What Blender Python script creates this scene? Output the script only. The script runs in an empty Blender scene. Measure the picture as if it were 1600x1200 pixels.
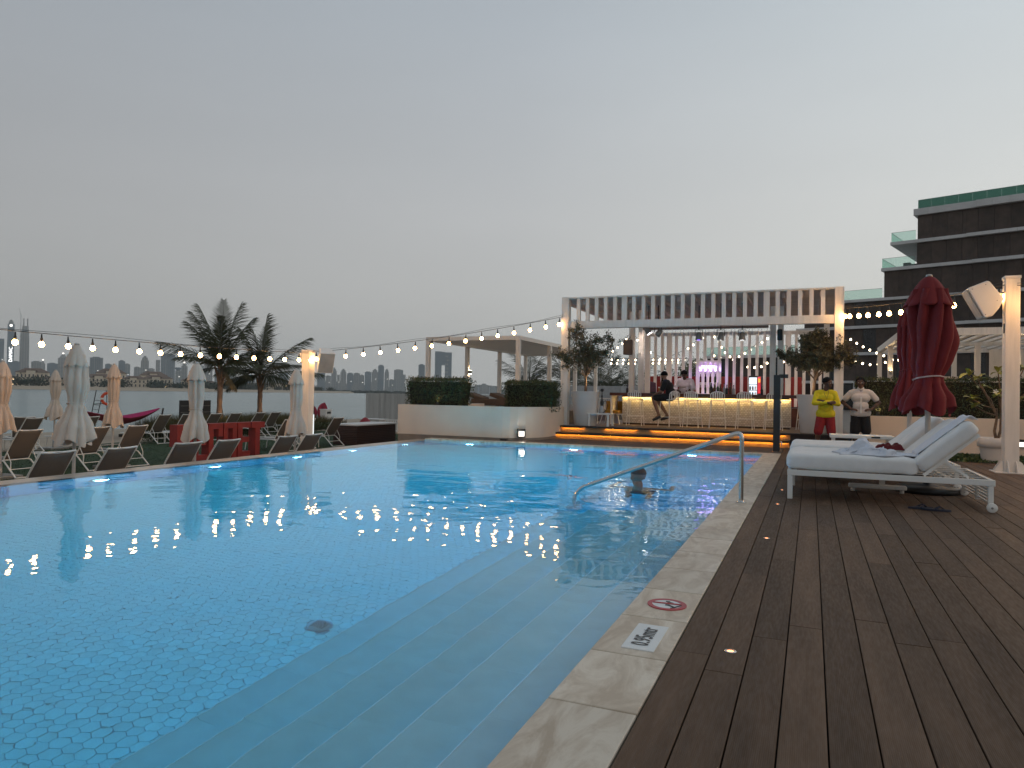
import bpy, bmesh, math, random
import numpy as np
from mathutils import Vector, Matrix, noise as mnoise
random.seed(7)
rng = np.random.default_rng(7)
sc = bpy.context.scene
col = sc.collection
R_ = math.radians
PI = math.pi
# ------------------------------------------------------------------ camera
cd = bpy.data.cameras.new('camera'); cam = bpy.data.objects.new('camera', cd); col.objects.link(cam)
cd.sensor_width = 36; cd.lens = 36 * 1107 / 1600; cd.clip_start = .05; cd.clip_end = 20000
cam.location = (0, 0, 1.15)
cam.rotation_euler = (Matrix.Rotation(R_(22.9), 3, 'Z') @ Matrix.Rotation(PI/2 + R_(.82), 3, 'X') @ Matrix.Rotation(R_(1.0), 3, 'Z')).to_euler()
sc.camera = cam
# ------------------------------------------------------------------ world: dusty dusk sky, sun just set to the right
world = bpy.data.worlds.new('World'); sc.world = world; world.use_nodes = True
def _sky():
    nt = world.node_tree; N = nt.nodes; L = nt.links.new
    bg = N['Background']
    sk = N.new('ShaderNodeTexSky'); sk.sky_type = 'NISHITA'; sk.sun_disc = False
    sk.sun_elevation = R_(1.5); sk.sun_rotation = R_(60); sk.dust_density = 5; sk.ozone_density = 2
    tc = N.new('ShaderNodeTexCoord')
    dp = N.new('ShaderNodeVectorMath'); dp.operation = 'DOT_PRODUCT'; dp.inputs[1].default_value = (math.sin(R_(60)), math.cos(R_(60)), 0)
    L(tc.outputs['Generated'], dp.inputs[0])
    mr = N.new('ShaderNodeMapRange'); mr.inputs[1].default_value = -1; mr.inputs[2].default_value = 1
    L(dp.outputs['Value'], mr.inputs[0])
    def ramp(stops):
        r = N.new('ShaderNodeValToRGB'); e = r.color_ramp.elements
        while len(e) < len(stops): e.new(.5)
        for k, (p, c) in zip(e, stops): k.position = p; k.color = (*c, 1)
        return r
    az = ramp([(0, (.29, .292, .295)), (.26, (.335, .337, .338)), (.56, (.435, .438, .435)), (.84, (.61, .616, .59)), (1, (.86, .83, .75))])
    L(mr.outputs[0], az.inputs[0])
    sx = N.new('ShaderNodeSeparateXYZ'); L(tc.outputs['Generated'], sx.inputs[0])
    el = ramp([(0, (1.0, .975, .935)), (.1, (1.0, .98, .955)), (.25, (.955, .96, .975)), (.47, (.80, .865, .94)), (1, (.46, .57, .68))])
    L(sx.outputs['Z'], el.inputs[0])
    mx = N.new('ShaderNodeMix'); mx.data_type = 'RGBA'; mx.blend_type = 'MULTIPLY'; mx.inputs[0].default_value = 1
    L(az.outputs[0], mx.inputs[6]); L(el.outputs[0], mx.inputs[7])
    sc2 = N.new('ShaderNodeMix'); sc2.data_type = 'RGBA'; sc2.blend_type = 'ADD'; sc2.inputs[0].default_value = .03
    L(mx.outputs[2], sc2.inputs[6]); L(sk.outputs[0], sc2.inputs[7])
    nz = N.new('ShaderNodeTexNoise'); nz.inputs['Scale'].default_value = 1.6; nz.inputs['Detail'].default_value = 3
    mp = N.new('ShaderNodeMapping'); mp.inputs['Scale'].default_value = (1, 1, 5); L(tc.outputs['Generated'], mp.inputs[0]); L(mp.outputs[0], nz.inputs['Vector'])
    nr = N.new('ShaderNodeMapRange'); nr.inputs[1].default_value = .3; nr.inputs[2].default_value = .7; nr.inputs[3].default_value = .975; nr.inputs[4].default_value = 1.025; L(nz.outputs[0], nr.inputs[0])
    vm = N.new('ShaderNodeVectorMath'); vm.operation = 'SCALE'; L(sc2.outputs[2], vm.inputs[0]); L(nr.outputs[0], vm.inputs['Scale'])
    L(vm.outputs[0], bg.inputs['Color']); bg.inputs['Strength'].default_value = SKY
SKY = 1.22
_sky()
vs = sc.view_settings; vs.view_transform = 'Standard'; vs.look = 'None'; vs.exposure = 0; vs.gamma = 1; vs.use_curve_mapping = False
cy = sc.cycles
cy.use_denoising = True; cy.max_bounces = 9; cy.transmission_bounces = 6; cy.glossy_bounces = 4; cy.diffuse_bounces = 3; cy.volume_bounces = 3
cy.transparent_max_bounces = 8; cy.sample_clamp_indirect = 4; cy.sample_clamp_direct = 40; cy.blur_glossy = .5
cy.use_light_tree = True
# ------------------------------------------------------------------ materials
MATS = {}
def mat(name, c, rough=.6, metal=0, var=.12, nscale=6, bump=0, bscale=40, rand=0, spec=.5, emit=None, es=0, extra=None, stretch=None, alpha=1, sheen=0, coord='Object'):
    if name in MATS: return MATS[name]
    m = bpy.data.materials.new(name); MATS[name] = m; m.use_nodes = True
    nt = m.node_tree; N = nt.nodes; L = nt.links.new; b = N['Principled BSDF']
    b.inputs['Roughness'].default_value = rough; b.inputs['Metallic'].default_value = metal
    b.inputs['Specular IOR Level'].default_value = spec
    if emit:
        b.inputs['Emission Color'].default_value = (*emit, 1); b.inputs['Emission Strength'].default_value = es
    tc = N.new('ShaderNodeTexCoord'); vec = tc.outputs[coord]
    if stretch:
        mp = N.new('ShaderNodeMapping'); mp.inputs['Scale'].default_value = stretch; L(vec, mp.inputs[0]); vec = mp.outputs[0]
    if rand:
        oi = N.new('ShaderNodeObjectInfo'); ad = N.new('ShaderNodeVectorMath'); ad.operation = 'MULTIPLY_ADD'
        ad.inputs[0].default_value = (37, 17, 11)
        L(oi.outputs['Random'], ad.inputs[1]); L(vec, ad.inputs[2]); vec = ad.outputs[0]
    n1 = N.new('ShaderNodeTexNoise'); n1.inputs['Scale'].default_value = nscale; n1.inputs['Detail'].default_value = 5; L(vec, n1.inputs['Vector'])
    lo = tuple(x * (1 - var) for x in c); hi = tuple(min(1, x * (1 + var)) for x in c)
    rp = N.new('ShaderNodeValToRGB'); rp.color_ramp.elements[0].position = .3; rp.color_ramp.elements[1].position = .7
    rp.color_ramp.elements[0].color = (*lo, 1); rp.color_ramp.elements[1].color = (*hi, 1)
    L(n1.outputs[0], rp.inputs[0]); out = rp.outputs[0]
    if rand:
        mr = N.new('ShaderNodeMapRange'); mr.inputs[3].default_value = 1 - rand; mr.inputs[4].default_value = 1 + rand
        L(oi.outputs['Random'], mr.inputs[0])
        mm = N.new('ShaderNodeVectorMath'); mm.operation = 'SCALE'; L(out, mm.inputs[0]); L(mr.outputs[0], mm.inputs['Scale']); out = mm.outputs[0]
    if extra: out = extra(nt, vec, out, b) or out
    L(out, b.inputs['Base Color'])
    if bump:
        n2 = N.new('ShaderNodeTexNoise'); n2.inputs['Scale'].default_value = bscale; n2.inputs['Detail'].default_value = 4; L(vec, n2.inputs['Vector'])
        bp = N.new('ShaderNodeBump'); bp.inputs['Strength'].default_value = bump; bp.inputs['Distance'].default_value = .01
        L(n2.outputs[0], bp.inputs['Height']); L(bp.outputs[0], b.inputs['Normal'])
    return m
def glow(name, c, s):
    if name in MATS: return MATS[name]
    m = bpy.data.materials.new(name); MATS[name] = m; m.use_nodes = True
    nt = m.node_tree; nt.nodes.remove(nt.nodes['Principled BSDF'])
    e = nt.nodes.new('ShaderNodeEmission'); e.inputs[0].default_value = (*c, 1); e.inputs[1].default_value = s
    nt.links.new(e.outputs[0], nt.nodes['Material Output'].inputs[0]); return m
# ------------------------------------------------------------------ mesh building
def wloc(o):
    v = Vector((0, 0, 0))
    while o is not None: v += o.location; o = o.parent
    return v
class MB:
    def __init__(s): s.v = []; s.f = []; s.sm = []
    def add(s, vs_, fs, smooth=False):
        o = len(s.v); s.v.extend([tuple(map(float, p)) for p in vs_])
        for f in fs: s.f.append(tuple(i + o for i in f)); s.sm.append(smooth)
        return s
    def bx(s, x0, x1, y0, y1, z0, z1):
        return s.add([(x0,y0,z0),(x1,y0,z0),(x1,y1,z0),(x0,y1,z0),(x0,y0,z1),(x1,y0,z1),(x1,y1,z1),(x0,y1,z1)],
                     [(0,3,2,1),(4,5,6,7),(0,1,5,4),(1,2,6,5),(2,3,7,6),(3,0,4,7)])
    def obx(s, c, size, rot=None):
        M = rot if rot is not None else Matrix.Identity(3)
        hx, hy, hz = [q / 2 for q in size]; c = Vector(c)
        P = [c + M @ Vector(p) for p in [(-hx,-hy,-hz),(hx,-hy,-hz),(hx,hy,-hz),(-hx,hy,-hz),(-hx,-hy,hz),(hx,-hy,hz),(hx,hy,hz),(-hx,hy,hz)]]
        return s.add(P, [(0,3,2,1),(4,5,6,7),(0,1,5,4),(1,2,6,5),(2,3,7,6),(3,0,4,7)])
    def bar(s, p, q, w, h=None, up=(0,0,1)):
        p = Vector(p); q = Vector(q); h = h or w; d = q - p; L = d.length; d.normalize()
        u = Vector(up)
        if abs(d.dot(u)) > .98: u = Vector((0, 1, 0))
        x = d.cross(u).normalized(); z = x.cross(d)
        M = Matrix((x, d, z)).transposed()
        return s.obx((p + q) / 2, (w, L, h), M)
    def tube(s, pts, r, n=8, cap=True, smooth=True):
        pts = [Vector(p) for p in pts]; k = len(pts); rs = r if isinstance(r, (list, tuple)) else [r] * k
        V = []; ref = None
        for i, p in enumerate(pts):
            t = (pts[min(i+1, k-1)] - pts[max(i-1, 0)]).normalized()
            if ref is None:
                ref = Vector((0,0,1)) if abs(t.z) < .9 else Vector((1,0,0))
            a = (ref - t * ref.dot(t)).normalized(); b = t.cross(a); ref = a
            for j in range(n):
                g = 2 * PI * j / n; V.append(p + (a * math.cos(g) + b * math.sin(g)) * rs[i])
        Fs = [(i*n+j, i*n+(j+1)%n, (i+1)*n+(j+1)%n, (i+1)*n+j) for i in range(k-1) for j in range(n)]
        s.add(V, Fs, smooth)
        if cap:
            s.add(V[:n], [tuple(range(n))[::-1]]); s.add(V[-n:], [tuple(range(n))])
        return s
    def lathe(s, prof, n=16, c=(0,0,0), smooth=True, mod=None, cap=True):
        V = []; k = len(prof)
        for i, (r, z) in enumerate(prof):
            for j in range(n):
                g = 2 * PI * j / n; rr = r * (mod(g, i) if mod else 1)
                V.append((c[0] + rr * math.cos(g), c[1] + rr * math.sin(g), c[2] + z))
        s.add(V, [(i*n+j, i*n+(j+1)%n, (i+1)*n+(j+1)%n, (i+1)*n+j) for i in range(k-1) for j in range(n)], smooth)
        if cap:
            s.add(V[:n], [tuple(range(n))[::-1]]); s.add(V[-n:], [tuple(range(n))])
        return s
    def ball(s, c, r, n=10, m=6, sq=(1,1,1)):
        prof = [(math.sin(PI*i/m), -math.cos(PI*i/m)) for i in range(m+1)]
        V = []; 
        for (rr, z) in prof:
            for j in range(n):
                g = 2*PI*j/n; V.append((c[0]+r*sq[0]*rr*math.cos(g), c[1]+r*sq[1]*rr*math.sin(g), c[2]+r*sq[2]*z))
        return s.add(V, [(i*n+j, i*n+(j+1)%n, (i+1)*n+(j+1)%n, (i+1)*n+j) for i in range(m) for j in range(n)], True)
    def prism(s, poly, fr, to, holes=False):
        """poly of 2D (a,b) points; fr(a,b)->3D front, to(a,b)->3D back"""
        k = len(poly); V = [fr(*p) for p in poly] + [to(*p) for p in poly]
        return s.add(V, [tuple(range(k)), tuple(range(2*k-1, k-1, -1))] + [(i, i+k, (i+1)%k+k, (i+1)%k) for i in range(k)])
    def grid(s, fn, nu, nv, smooth=True):
        V = [fn(i/nu, j/nv) for i in range(nu+1) for j in range(nv+1)]
        return s.add(V, [(i*(nv+1)+j, (i+1)*(nv+1)+j, (i+1)*(nv+1)+j+1, i*(nv+1)+j+1) for i in range(nu) for j in range(nv)], smooth)
    def mesh(s, name, off=(0,0,0)):
        me = bpy.data.meshes.new(name)
        ox, oy, oz = off
        me.from_pydata([(x-ox, y-oy, z-oz) for x, y, z in s.v], [], s.f)
        if any(s.sm): me.polygons.foreach_set('use_smooth', s.sm)
        me.update(); return me
    def build(s, name, m, parent=None, bevel=0, kind=None, at=None, solid=0):
        off = wloc(parent) if parent else Vector((0,0,0))
        if at is not None: off = Vector(at)
        me = s.mesh(name, off); me.materials.append(m)
        o = bpy.data.objects.new(name, me); col.objects.link(o)
        if parent: o.parent = parent
        elif at is not None: o.location = at
        if solid:
            q = o.modifiers.new('solid', 'SOLIDIFY'); q.thickness = solid; q.offset = 0
        if bevel:
            q = o.modifiers.new('bevel', 'BEVEL'); q.width = bevel; q.segments = 2; q.limit_method = 'ANGLE'
        if kind: o['kind'] = kind
        return o
def tag(o, label=None, cat=None, group=None, kind=None):
    if label: o['label'] = label
    if cat: o['category'] = cat
    if group: o['group'] = group
    if kind: o['kind'] = kind
    return o
def thing(name, loc, label, cat, group=None, rz=0):
    o = bpy.data.objects.new(name, None); col.objects.link(o); o.location = loc; o.rotation_euler.z = rz
    o.empty_display_size = .2
    return tag(o, label, cat, group)
def kids(o): return [c for c in bpy.data.objects if c.parent == o]
KIDS = {}
def copy_tree(o, parent=None, cache=None):
    c = o.copy(); col.objects.link(c); c.parent = parent
    for k in o.children: copy_tree(k, c)
    return c
def place(proto, used, loc, rz, label, sc_=1):
    o = proto if not used else copy_tree(proto)
    o.location = loc; o.rotation_euler.z = rz; o.scale = (sc_, sc_, sc_); o['label'] = label
    return o
def inst(me, name, parent, loc, rz=0, scale=None):
    o = bpy.data.objects.new(name, me); col.objects.link(o); o.parent = parent; o.location = loc; o.rotation_euler.z = rz
    if scale: o.scale = scale
    return o
def quads(name, P, A, B, m, parent=None, kind=None, shape='leaf', fold=.25):
    """many small leaf faces: centres P, half-axes A (length) and B (width): pointed leaf of two folded triangles pairs"""
    n = len(P)
    off = np.array(wloc(parent)) if parent else np.zeros(3)
    P = P - off
    Nn = np.cross(A, B); Nn /= (np.linalg.norm(Nn, axis=1, keepdims=True) + 1e-9)
    w = np.linalg.norm(B, axis=1, keepdims=True)
    V = np.empty((n, 4, 3)); V[:,0] = P - A; V[:,1] = P + B + Nn*w*fold; V[:,2] = P + A; V[:,3] = P - B + Nn*w*fold
    V = V.reshape(-1, 3)
    F = np.empty((n, 2, 3), dtype=np.int32); b = np.arange(n, dtype=np.int32) * 4
    F[:,0] = np.stack([b, b+1, b+2], 1); F[:,1] = np.stack([b, b+2, b+3], 1)
    F = F.reshape(-1)
    me = bpy.data.meshes.new(name); me.vertices.add(len(V)); me.vertices.foreach_set('co', V.ravel())
    me.loops.add(len(F)); me.loops.foreach_set('vertex_index', F)
    me.polygons.add(len(F)//3); me.polygons.foreach_set('loop_start', np.arange(0, len(F), 3, dtype=np.int32))
    me.update(calc_edges=True); me.materials.append(m)
    o = bpy.data.objects.new(name, me); col.objects.link(o); o.parent = parent
    if kind: o['kind'] = kind
    return o
def rdirs(n, r=rng):
    d = r.normal(size=(n, 3)); return d / np.linalg.norm(d, axis=1, keepdims=True)
def leaves(name, P, ln, wd, m, parent=None, kind=None, up=0.0, out=None, outw=0.0):
    n = len(P); d = rdirs(n); d[:,2] += up
    if out is not None: d += out * outw
    d /= np.linalg.norm(d, axis=1, keepdims=True)
    e = np.cross(d, rdirs(n)); e /= np.linalg.norm(e, axis=1, keepdims=True) + 1e-9
    s = rng.uniform(.7, 1.3, (n, 1))
    return quads(name, P, d*ln*s*.5, e*wd*s*.5, m, parent, kind)
def text_mesh(txt, size, name, depth=.0, font_bold=False, xs=1):
    cu = bpy.data.curves.new(name, 'FONT'); cu.body = txt; cu.size = size; cu.extrude = depth; cu.align_x = 'CENTER'; cu.align_y = 'CENTER'; cu.resolution_u = 3
    cu.offset = .012*size if font_bold else 0
    t = bpy.data.objects.new(name, cu); col.objects.link(t)
    dg = bpy.context.evaluated_depsgraph_get(); me = bpy.data.meshes.new_from_object(t.evaluated_get(dg)); me.name = name
    bpy.data.objects.remove(t); return me
# ---- material set
def ribs(axis, pitch, strength=.25, dist=.002):
    def f(nt, vec, out, b):
        N = nt.nodes; L = nt.links.new
        tc = N.new('ShaderNodeTexCoord'); w = N.new('ShaderNodeTexWave'); w.wave_type = 'BANDS'; w.bands_direction = axis
        w.inputs['Scale'].default_value = .31416 / pitch
        L(tc.outputs['Object'], w.inputs['Vector'])
        bp = N.new('ShaderNodeBump'); bp.inputs['Strength'].default_value = strength; bp.inputs['Distance'].default_value = dist
        L(w.outputs['Fac'], bp.inputs['Height']); L(bp.outputs[0], b.inputs['Normal'])
        # worn, dusty patches
        n = N.new('ShaderNodeTexNoise'); n.inputs['Scale'].default_value = 1.7; n.inputs['Detail'].default_value = 6; L(vec, n.inputs['Vector'])
        r = N.new('ShaderNodeValToRGB'); r.color_ramp.elements[0].position = .52; r.color_ramp.elements[1].position = .75
        r.color_ramp.elements[0].color = (0,0,0,1); r.color_ramp.elements[1].color = (.45,.45,.45,1)
        L(n.outputs[0], r.inputs[0])
        mx = N.new('ShaderNodeMix'); mx.data_type = 'RGBA'; L(r.outputs[0], mx.inputs[0]); L(out, mx.inputs[6]); mx.inputs[7].default_value = (.115, .075, .048, 1)
        n3 = N.new('ShaderNodeTexNoise'); n3.inputs['Scale'].default_value = 22; n3.inputs['Detail'].default_value = 3; L(vec, n3.inputs['Vector'])
        mr = N.new('ShaderNodeMapRange'); mr.inputs[1].default_value = .35; mr.inputs[2].default_value = .7; mr.inputs[3].default_value = .55; mr.inputs[4].default_value = .75
        L(n3.outputs[0], mr.inputs[0]); L(mr.outputs[0], b.inputs['Roughness'])
        return mx.outputs[2]
    return f
def veins(nt, vec, out, b):
    N = nt.nodes; L = nt.links.new
    mp = N.new('ShaderNodeMapping'); mp.inputs['Scale'].default_value = (2.6, 1.0, 1); mp.inputs['Rotation'].default_value = (0, 0, .5); L(vec, mp.inputs[0])
    n = N.new('ShaderNodeTexNoise'); n.inputs['Scale'].default_value = 2.4; n.inputs['Detail'].default_value = 8; n.inputs['Roughness'].default_value = .65; n.inputs['Distortion'].default_value = 1.2
    L(mp.outputs[0], n.inputs['Vector'])
    r = N.new('ShaderNodeValToRGB'); e = r.color_ramp.elements
    e[0].position = .38; e[0].color = (.47, .37, .27, 1); e[1].position = .62; e[1].color = (.68, .59, .475, 1)
    k = e.new(.5); k.color = (.58, .48, .37, 1)
    L(n.outputs[0], r.inputs[0])
    oi = N.new('ShaderNodeObjectInfo'); mr = N.new('ShaderNodeMapRange'); mr.inputs[3].default_value = .9; mr.inputs[4].default_value = 1.08; L(oi.outputs['Random'], mr.inputs[0])
    s = N.new('ShaderNodeVectorMath'); s.operation = 'SCALE'; L(r.outputs[0], s.inputs[0]); L(mr.outputs[0], s.inputs['Scale'])
    return s.outputs[0]
M_plank = mat('composite_plank', (.106, .066, .043), .5, spec=.16, var=.2, nscale=3, rand=.27, extra=ribs('X', .0065), stretch=(4, .5, 1))
M_plankx = mat('composite_plank_cross', (.075, .05, .038), .5, var=.2, nscale=3, rand=.25, extra=ribs('Y', .0065), stretch=(.5, 4, 1))
M_dark = mat('dark_void', (.012, .011, .010), .9)
M_trav = mat('travertine', (.5, .43, .34), .42, rand=.05, extra=veins, bump=.08, bscale=60)
M_rim = mat('rim_stone', (.34, .31, .27), .3, var=.15, nscale=4)
M_tile = mat('pool_hex_tile', (.58, .84, .85), .35, var=.05, nscale=9, rand=.05)
M_step = mat('pool_step_stone', (.52, .65, .64), .45, var=.06, nscale=7, rand=.03)
M_grout = mat('pool_grout', (.33, .56, .63), .6, var=.1)
def mosaic(nt, vec, out, b):
    N = nt.nodes; L = nt.links.new
    br = N.new('ShaderNodeTexBrick'); br.offset = 0; br.inputs['Scale'].default_value = 1; br.inputs['Brick Width'].default_value = .05; br.inputs['Row Height'].default_value = .05; br.inputs['Mortar Size'].default_value = .003
    br.inputs['Color1'].default_value = (.16, .4, .6, 1); br.inputs['Color2'].default_value = (.3, .55, .7, 1); br.inputs['Mortar'].default_value = (.5, .6, .62, 1)
    mp = N.new('ShaderNodeMapping'); mp.inputs['Rotation'].default_value = (PI/2, 0, 0)
    tc = N.new('ShaderNodeTexCoord'); L(tc.outputs['Object'], mp.inputs[0]); L(mp.outputs[0], br.inputs['Vector'])
    return br.outputs[0]
M_mosaic = mat('waterline_mosaic', (.3, .5, .6), .25, extra=mosaic)
M_pwall = mat('pool_wall', (.45, .72, .84), .4, var=.06, nscale=8)
M_white = mat('white_paint', (.78, .74, .69), .5, var=.05, nscale=2, bump=.04, bscale=30)
M_whitew = mat('white_timber', (.78, .73, .67), .55, var=.07, nscale=3, rand=.04, stretch=(6, 6, .6))
M_frame = mat('white_powdercoat', (.76, .74, .70), .35, var=.03, nscale=5)
def streaks(nt, vec, out, b):
    N = nt.nodes; L = nt.links.new
    mp = N.new('ShaderNodeMapping'); mp.inputs['Scale'].default_value = (1.6, 1.6, .8); L(vec, mp.inputs[0])
    n = N.new('ShaderNodeTexNoise'); n.inputs['Scale'].default_value = 1.3; n.inputs['Detail'].default_value = 6; L(mp.outputs[0], n.inputs['Vector'])
    r = N.new('ShaderNodeMapRange'); r.inputs[1].default_value = .45; r.inputs[2].default_value = .75; r.inputs[3].default_value = 1; r.inputs[4].default_value = .93; L(n.outputs[0], r.inputs[0])
    s = N.new('ShaderNodeVectorMath'); s.operation = 'SCALE'; L(out, s.inputs[0]); L(r.outputs[0], s.inputs['Scale']); return s.outputs[0]
M_render = mat('white_render_wall', (.74, .61, .49), .75, var=.06, nscale=1.3, bump=.12, bscale=90, extra=streaks)
M_sling = mat('taupe_sling', (.135, .112, .095), .75, var=.1, nscale=60, bump=.25, bscale=500)
M_canvas = mat('ecru_canvas', (.60, .50, .42), .85, var=.06, nscale=4, bump=.15, bscale=260)
M_red = mat('red_canvas', (.165, .006, .008), .8, var=.12, nscale=4, bump=.15, bscale=260)
M_steel = mat('brushed_steel', (.62, .60, .57), .16, metal=1, var=.05, nscale=20)
M_alu = mat('grey_metal', (.30, .29, .27), .4, metal=.6, var=.05)
M_black = mat('black_metal', (.018, .018, .019), .4, var=.1)
M_blackc = mat('black_cloth', (.010, .010, .012), .9, var=.2, nscale=20)
M_redlet = mat('red_letter_paint', (.235, .022, .018), .55, var=.15, nscale=3)
M_lawn = mat('lawn_turf', (.022, .05, .016), .95, var=.35, nscale=5, bump=.6, bscale=120)
def sandx(nt, vec, out, b): return None
M_sand = mat('beach_sand', (.40, .32, .24), .95, var=.12, nscale=1.2, bump=.5, bscale=14)
M_path = mat('terrace_paver', (.20, .16, .13), .8, var=.15, nscale=3)
M_hedge = mat('hedge_leaf', (.054, .066, .021), .65, var=.45, nscale=7)
M_twig = mat('hedge_twig', (.02, .018, .010), .9)
M_olive = mat('olive_leaf', (.075, .072, .038), .6, var=.4, nscale=6)
M_bark = mat('tree_bark', (.16, .105, .07), .9, var=.3, nscale=14, bump=.5, bscale=60)
M_palm = mat('palm_leaf', (.042, .048, .018), .5, var=.45, nscale=4)
M_palmd = mat('palm_leaf_dry', (.16, .115, .05), .7, var=.3, nscale=5)
M_ptrunk = mat('palm_trunk', (.20, .135, .10), .9, var=.3, nscale=6, bump=.5, bscale=40)
M_fran = mat('frangipani_leaf', (.28, .28, .06), .45, var=.3, nscale=20, rand=.3)
M_grass = mat('ornamental_grass', (.10, .085, .03), .8, var=.4, nscale=3)
M_cush = mat('white_towelling', (.80, .785, .765), .9, var=.05, nscale=8, bump=.35, bscale=220)
M_pot = mat('white_planter', (.66, .63, .60), .5, var=.06, nscale=2)
M_wood = mat('dark_slat_wood', (.052, .023, .015), .5, var=.3, nscale=4, rand=.2, stretch=(1, 8, 8))
M_mahog = mat('mahogany_top', (.10, .03, .018), .3, var=.3, nscale=6)
M_step2 = mat('dark_step_wood', (.03, .02, .017), .5, var=.3, nscale=5)
M_floorw = mat('warm_terrace_wood', (.20, .115, .07), .6, var=.25, nscale=4)
M_bulb = glow('warm_bulb', (1.0, .52, .18), 95)
M_bulbs = glow('small_warm_bulb', (1.0, .78, .5), 14)
M_sock = mat('black_socket', (.015, .014, .013), .5)
M_skin = mat('dark_skin', (.075, .034, .021), .5, var=.1, nscale=14)
M_skinl = mat('tan_skin', (.22, .11, .07), .5, var=.1, nscale=14)
M_hair = mat('black_hair', (.006, .005, .005), .85, spec=.15, bump=.5, bscale=200)
M_eye = mat('eye_white', (.5, .48, .45), .2)
# ================================================================== SETTING
WL = -.05
# sea bed / sea / beach / lawn
def sheet(name, x0, x1, y0, y1, z, m, kind='structure'):
    return MB().bx(x0, x1, y0, y1, z - .05, z).build(name, m, kind=kind)
def seax(nt, vec, out, b):
    N = nt.nodes; L = nt.links.new
    tc = N.new('ShaderNodeTexCoord'); prev = None
    for s, d, st in ((.05, .9, .55), (.32, .16, .5), (1.6, .03, .45)):
        mp = N.new('ShaderNodeMapping'); mp.inputs['Scale'].default_value = (1.0, .45, 1); mp.inputs['Rotation'].default_value = (0, 0, .25); L(tc.outputs['Object'], mp.inputs[0])
        n = N.new('ShaderNodeTexNoise'); n.inputs['Scale'].default_value = s; n.inputs['Detail'].default_value = 4; L(mp.outputs[0], n.inputs['Vector'])
        bp = N.new('ShaderNodeBump'); bp.inputs['Strength'].default_value = st; bp.inputs['Distance'].default_value = d
        L(n.outputs[0], bp.inputs['Height'])
        if prev: L(prev, bp.inputs['Normal'])
        prev = bp.outputs[0]
    L(prev, b.inputs['Normal'])
    b.inputs['IOR'].default_value = 1.33
M_sea = mat('sea_water', (.05, .155, .175), .2, var=.15, nscale=.03, extra=seax)
def sea():
    MB().add([(-4600,-4600,-1.6),(-40,-4600,-1.6),(-40,4600,-1.6),(-4600,4600,-1.6)], [(0,1,2,3)]).build('sea', M_sea, kind='structure')
sea()
# mainland ground under everything on the right
MB().bx(-40.5, 4600, -4600, 4600, -3.0, -2.2).build('ground', M_sand, kind='structure')
def beach():
    nx, ny = 60, 150
    def fn(u, v):
        x = -22 - 34*u; y = -40 + 240*v
        t = min(1, max(0, (u*34) / 26)); z = -.86 - 1.1 * t**1.5
        z += .05 * mnoise.noise(Vector((x*.35, y*.35, 0))) + .02 * mnoise.noise(Vector((x*1.4, y*1.4, 3)))
        return (x, y, z)
    m = MB().grid(fn, nx, ny); m.f = [f[::-1] for f in m.f]
    m.bx(-22, -9.6, 30.0, 200, -1.1, -.865)
    return m.build('beach', M_sand, kind='structure')
beach()
def lawn():
    m = MB()
    m.grid(lambda u, v: (-15.5 - (6.9 + .9*math.sin(v*9) + .4*math.sin(v*23))*u, -30 + 59*v, -.85 + .012*mnoise.noise(Vector((u*9, v*60, 0)))), 6, 60)
    m.f = [f[::-1] for f in m.f]
    b = m.build('lawn', M_lawn, kind='structure')
    n = 26000; P = np.column_stack([rng.uniform(-22.5, -15.5, n), rng.uniform(4, 29, n), np.full(n, -.838)])
    leaves('turf_blades', P, .05, .008, M_lawn, None, 'stuff', up=2.2)
    MB().bx(-15.5, -9.35, -30, 30, -.95, -.85).build('terrace_path', M_path, kind='structure')
    MB().bx(-40.5, -15.5, -30, 30, -1.6, -.93).build('sand_base', M_sand, kind='structure').location.z = -.7
lawn()
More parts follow.
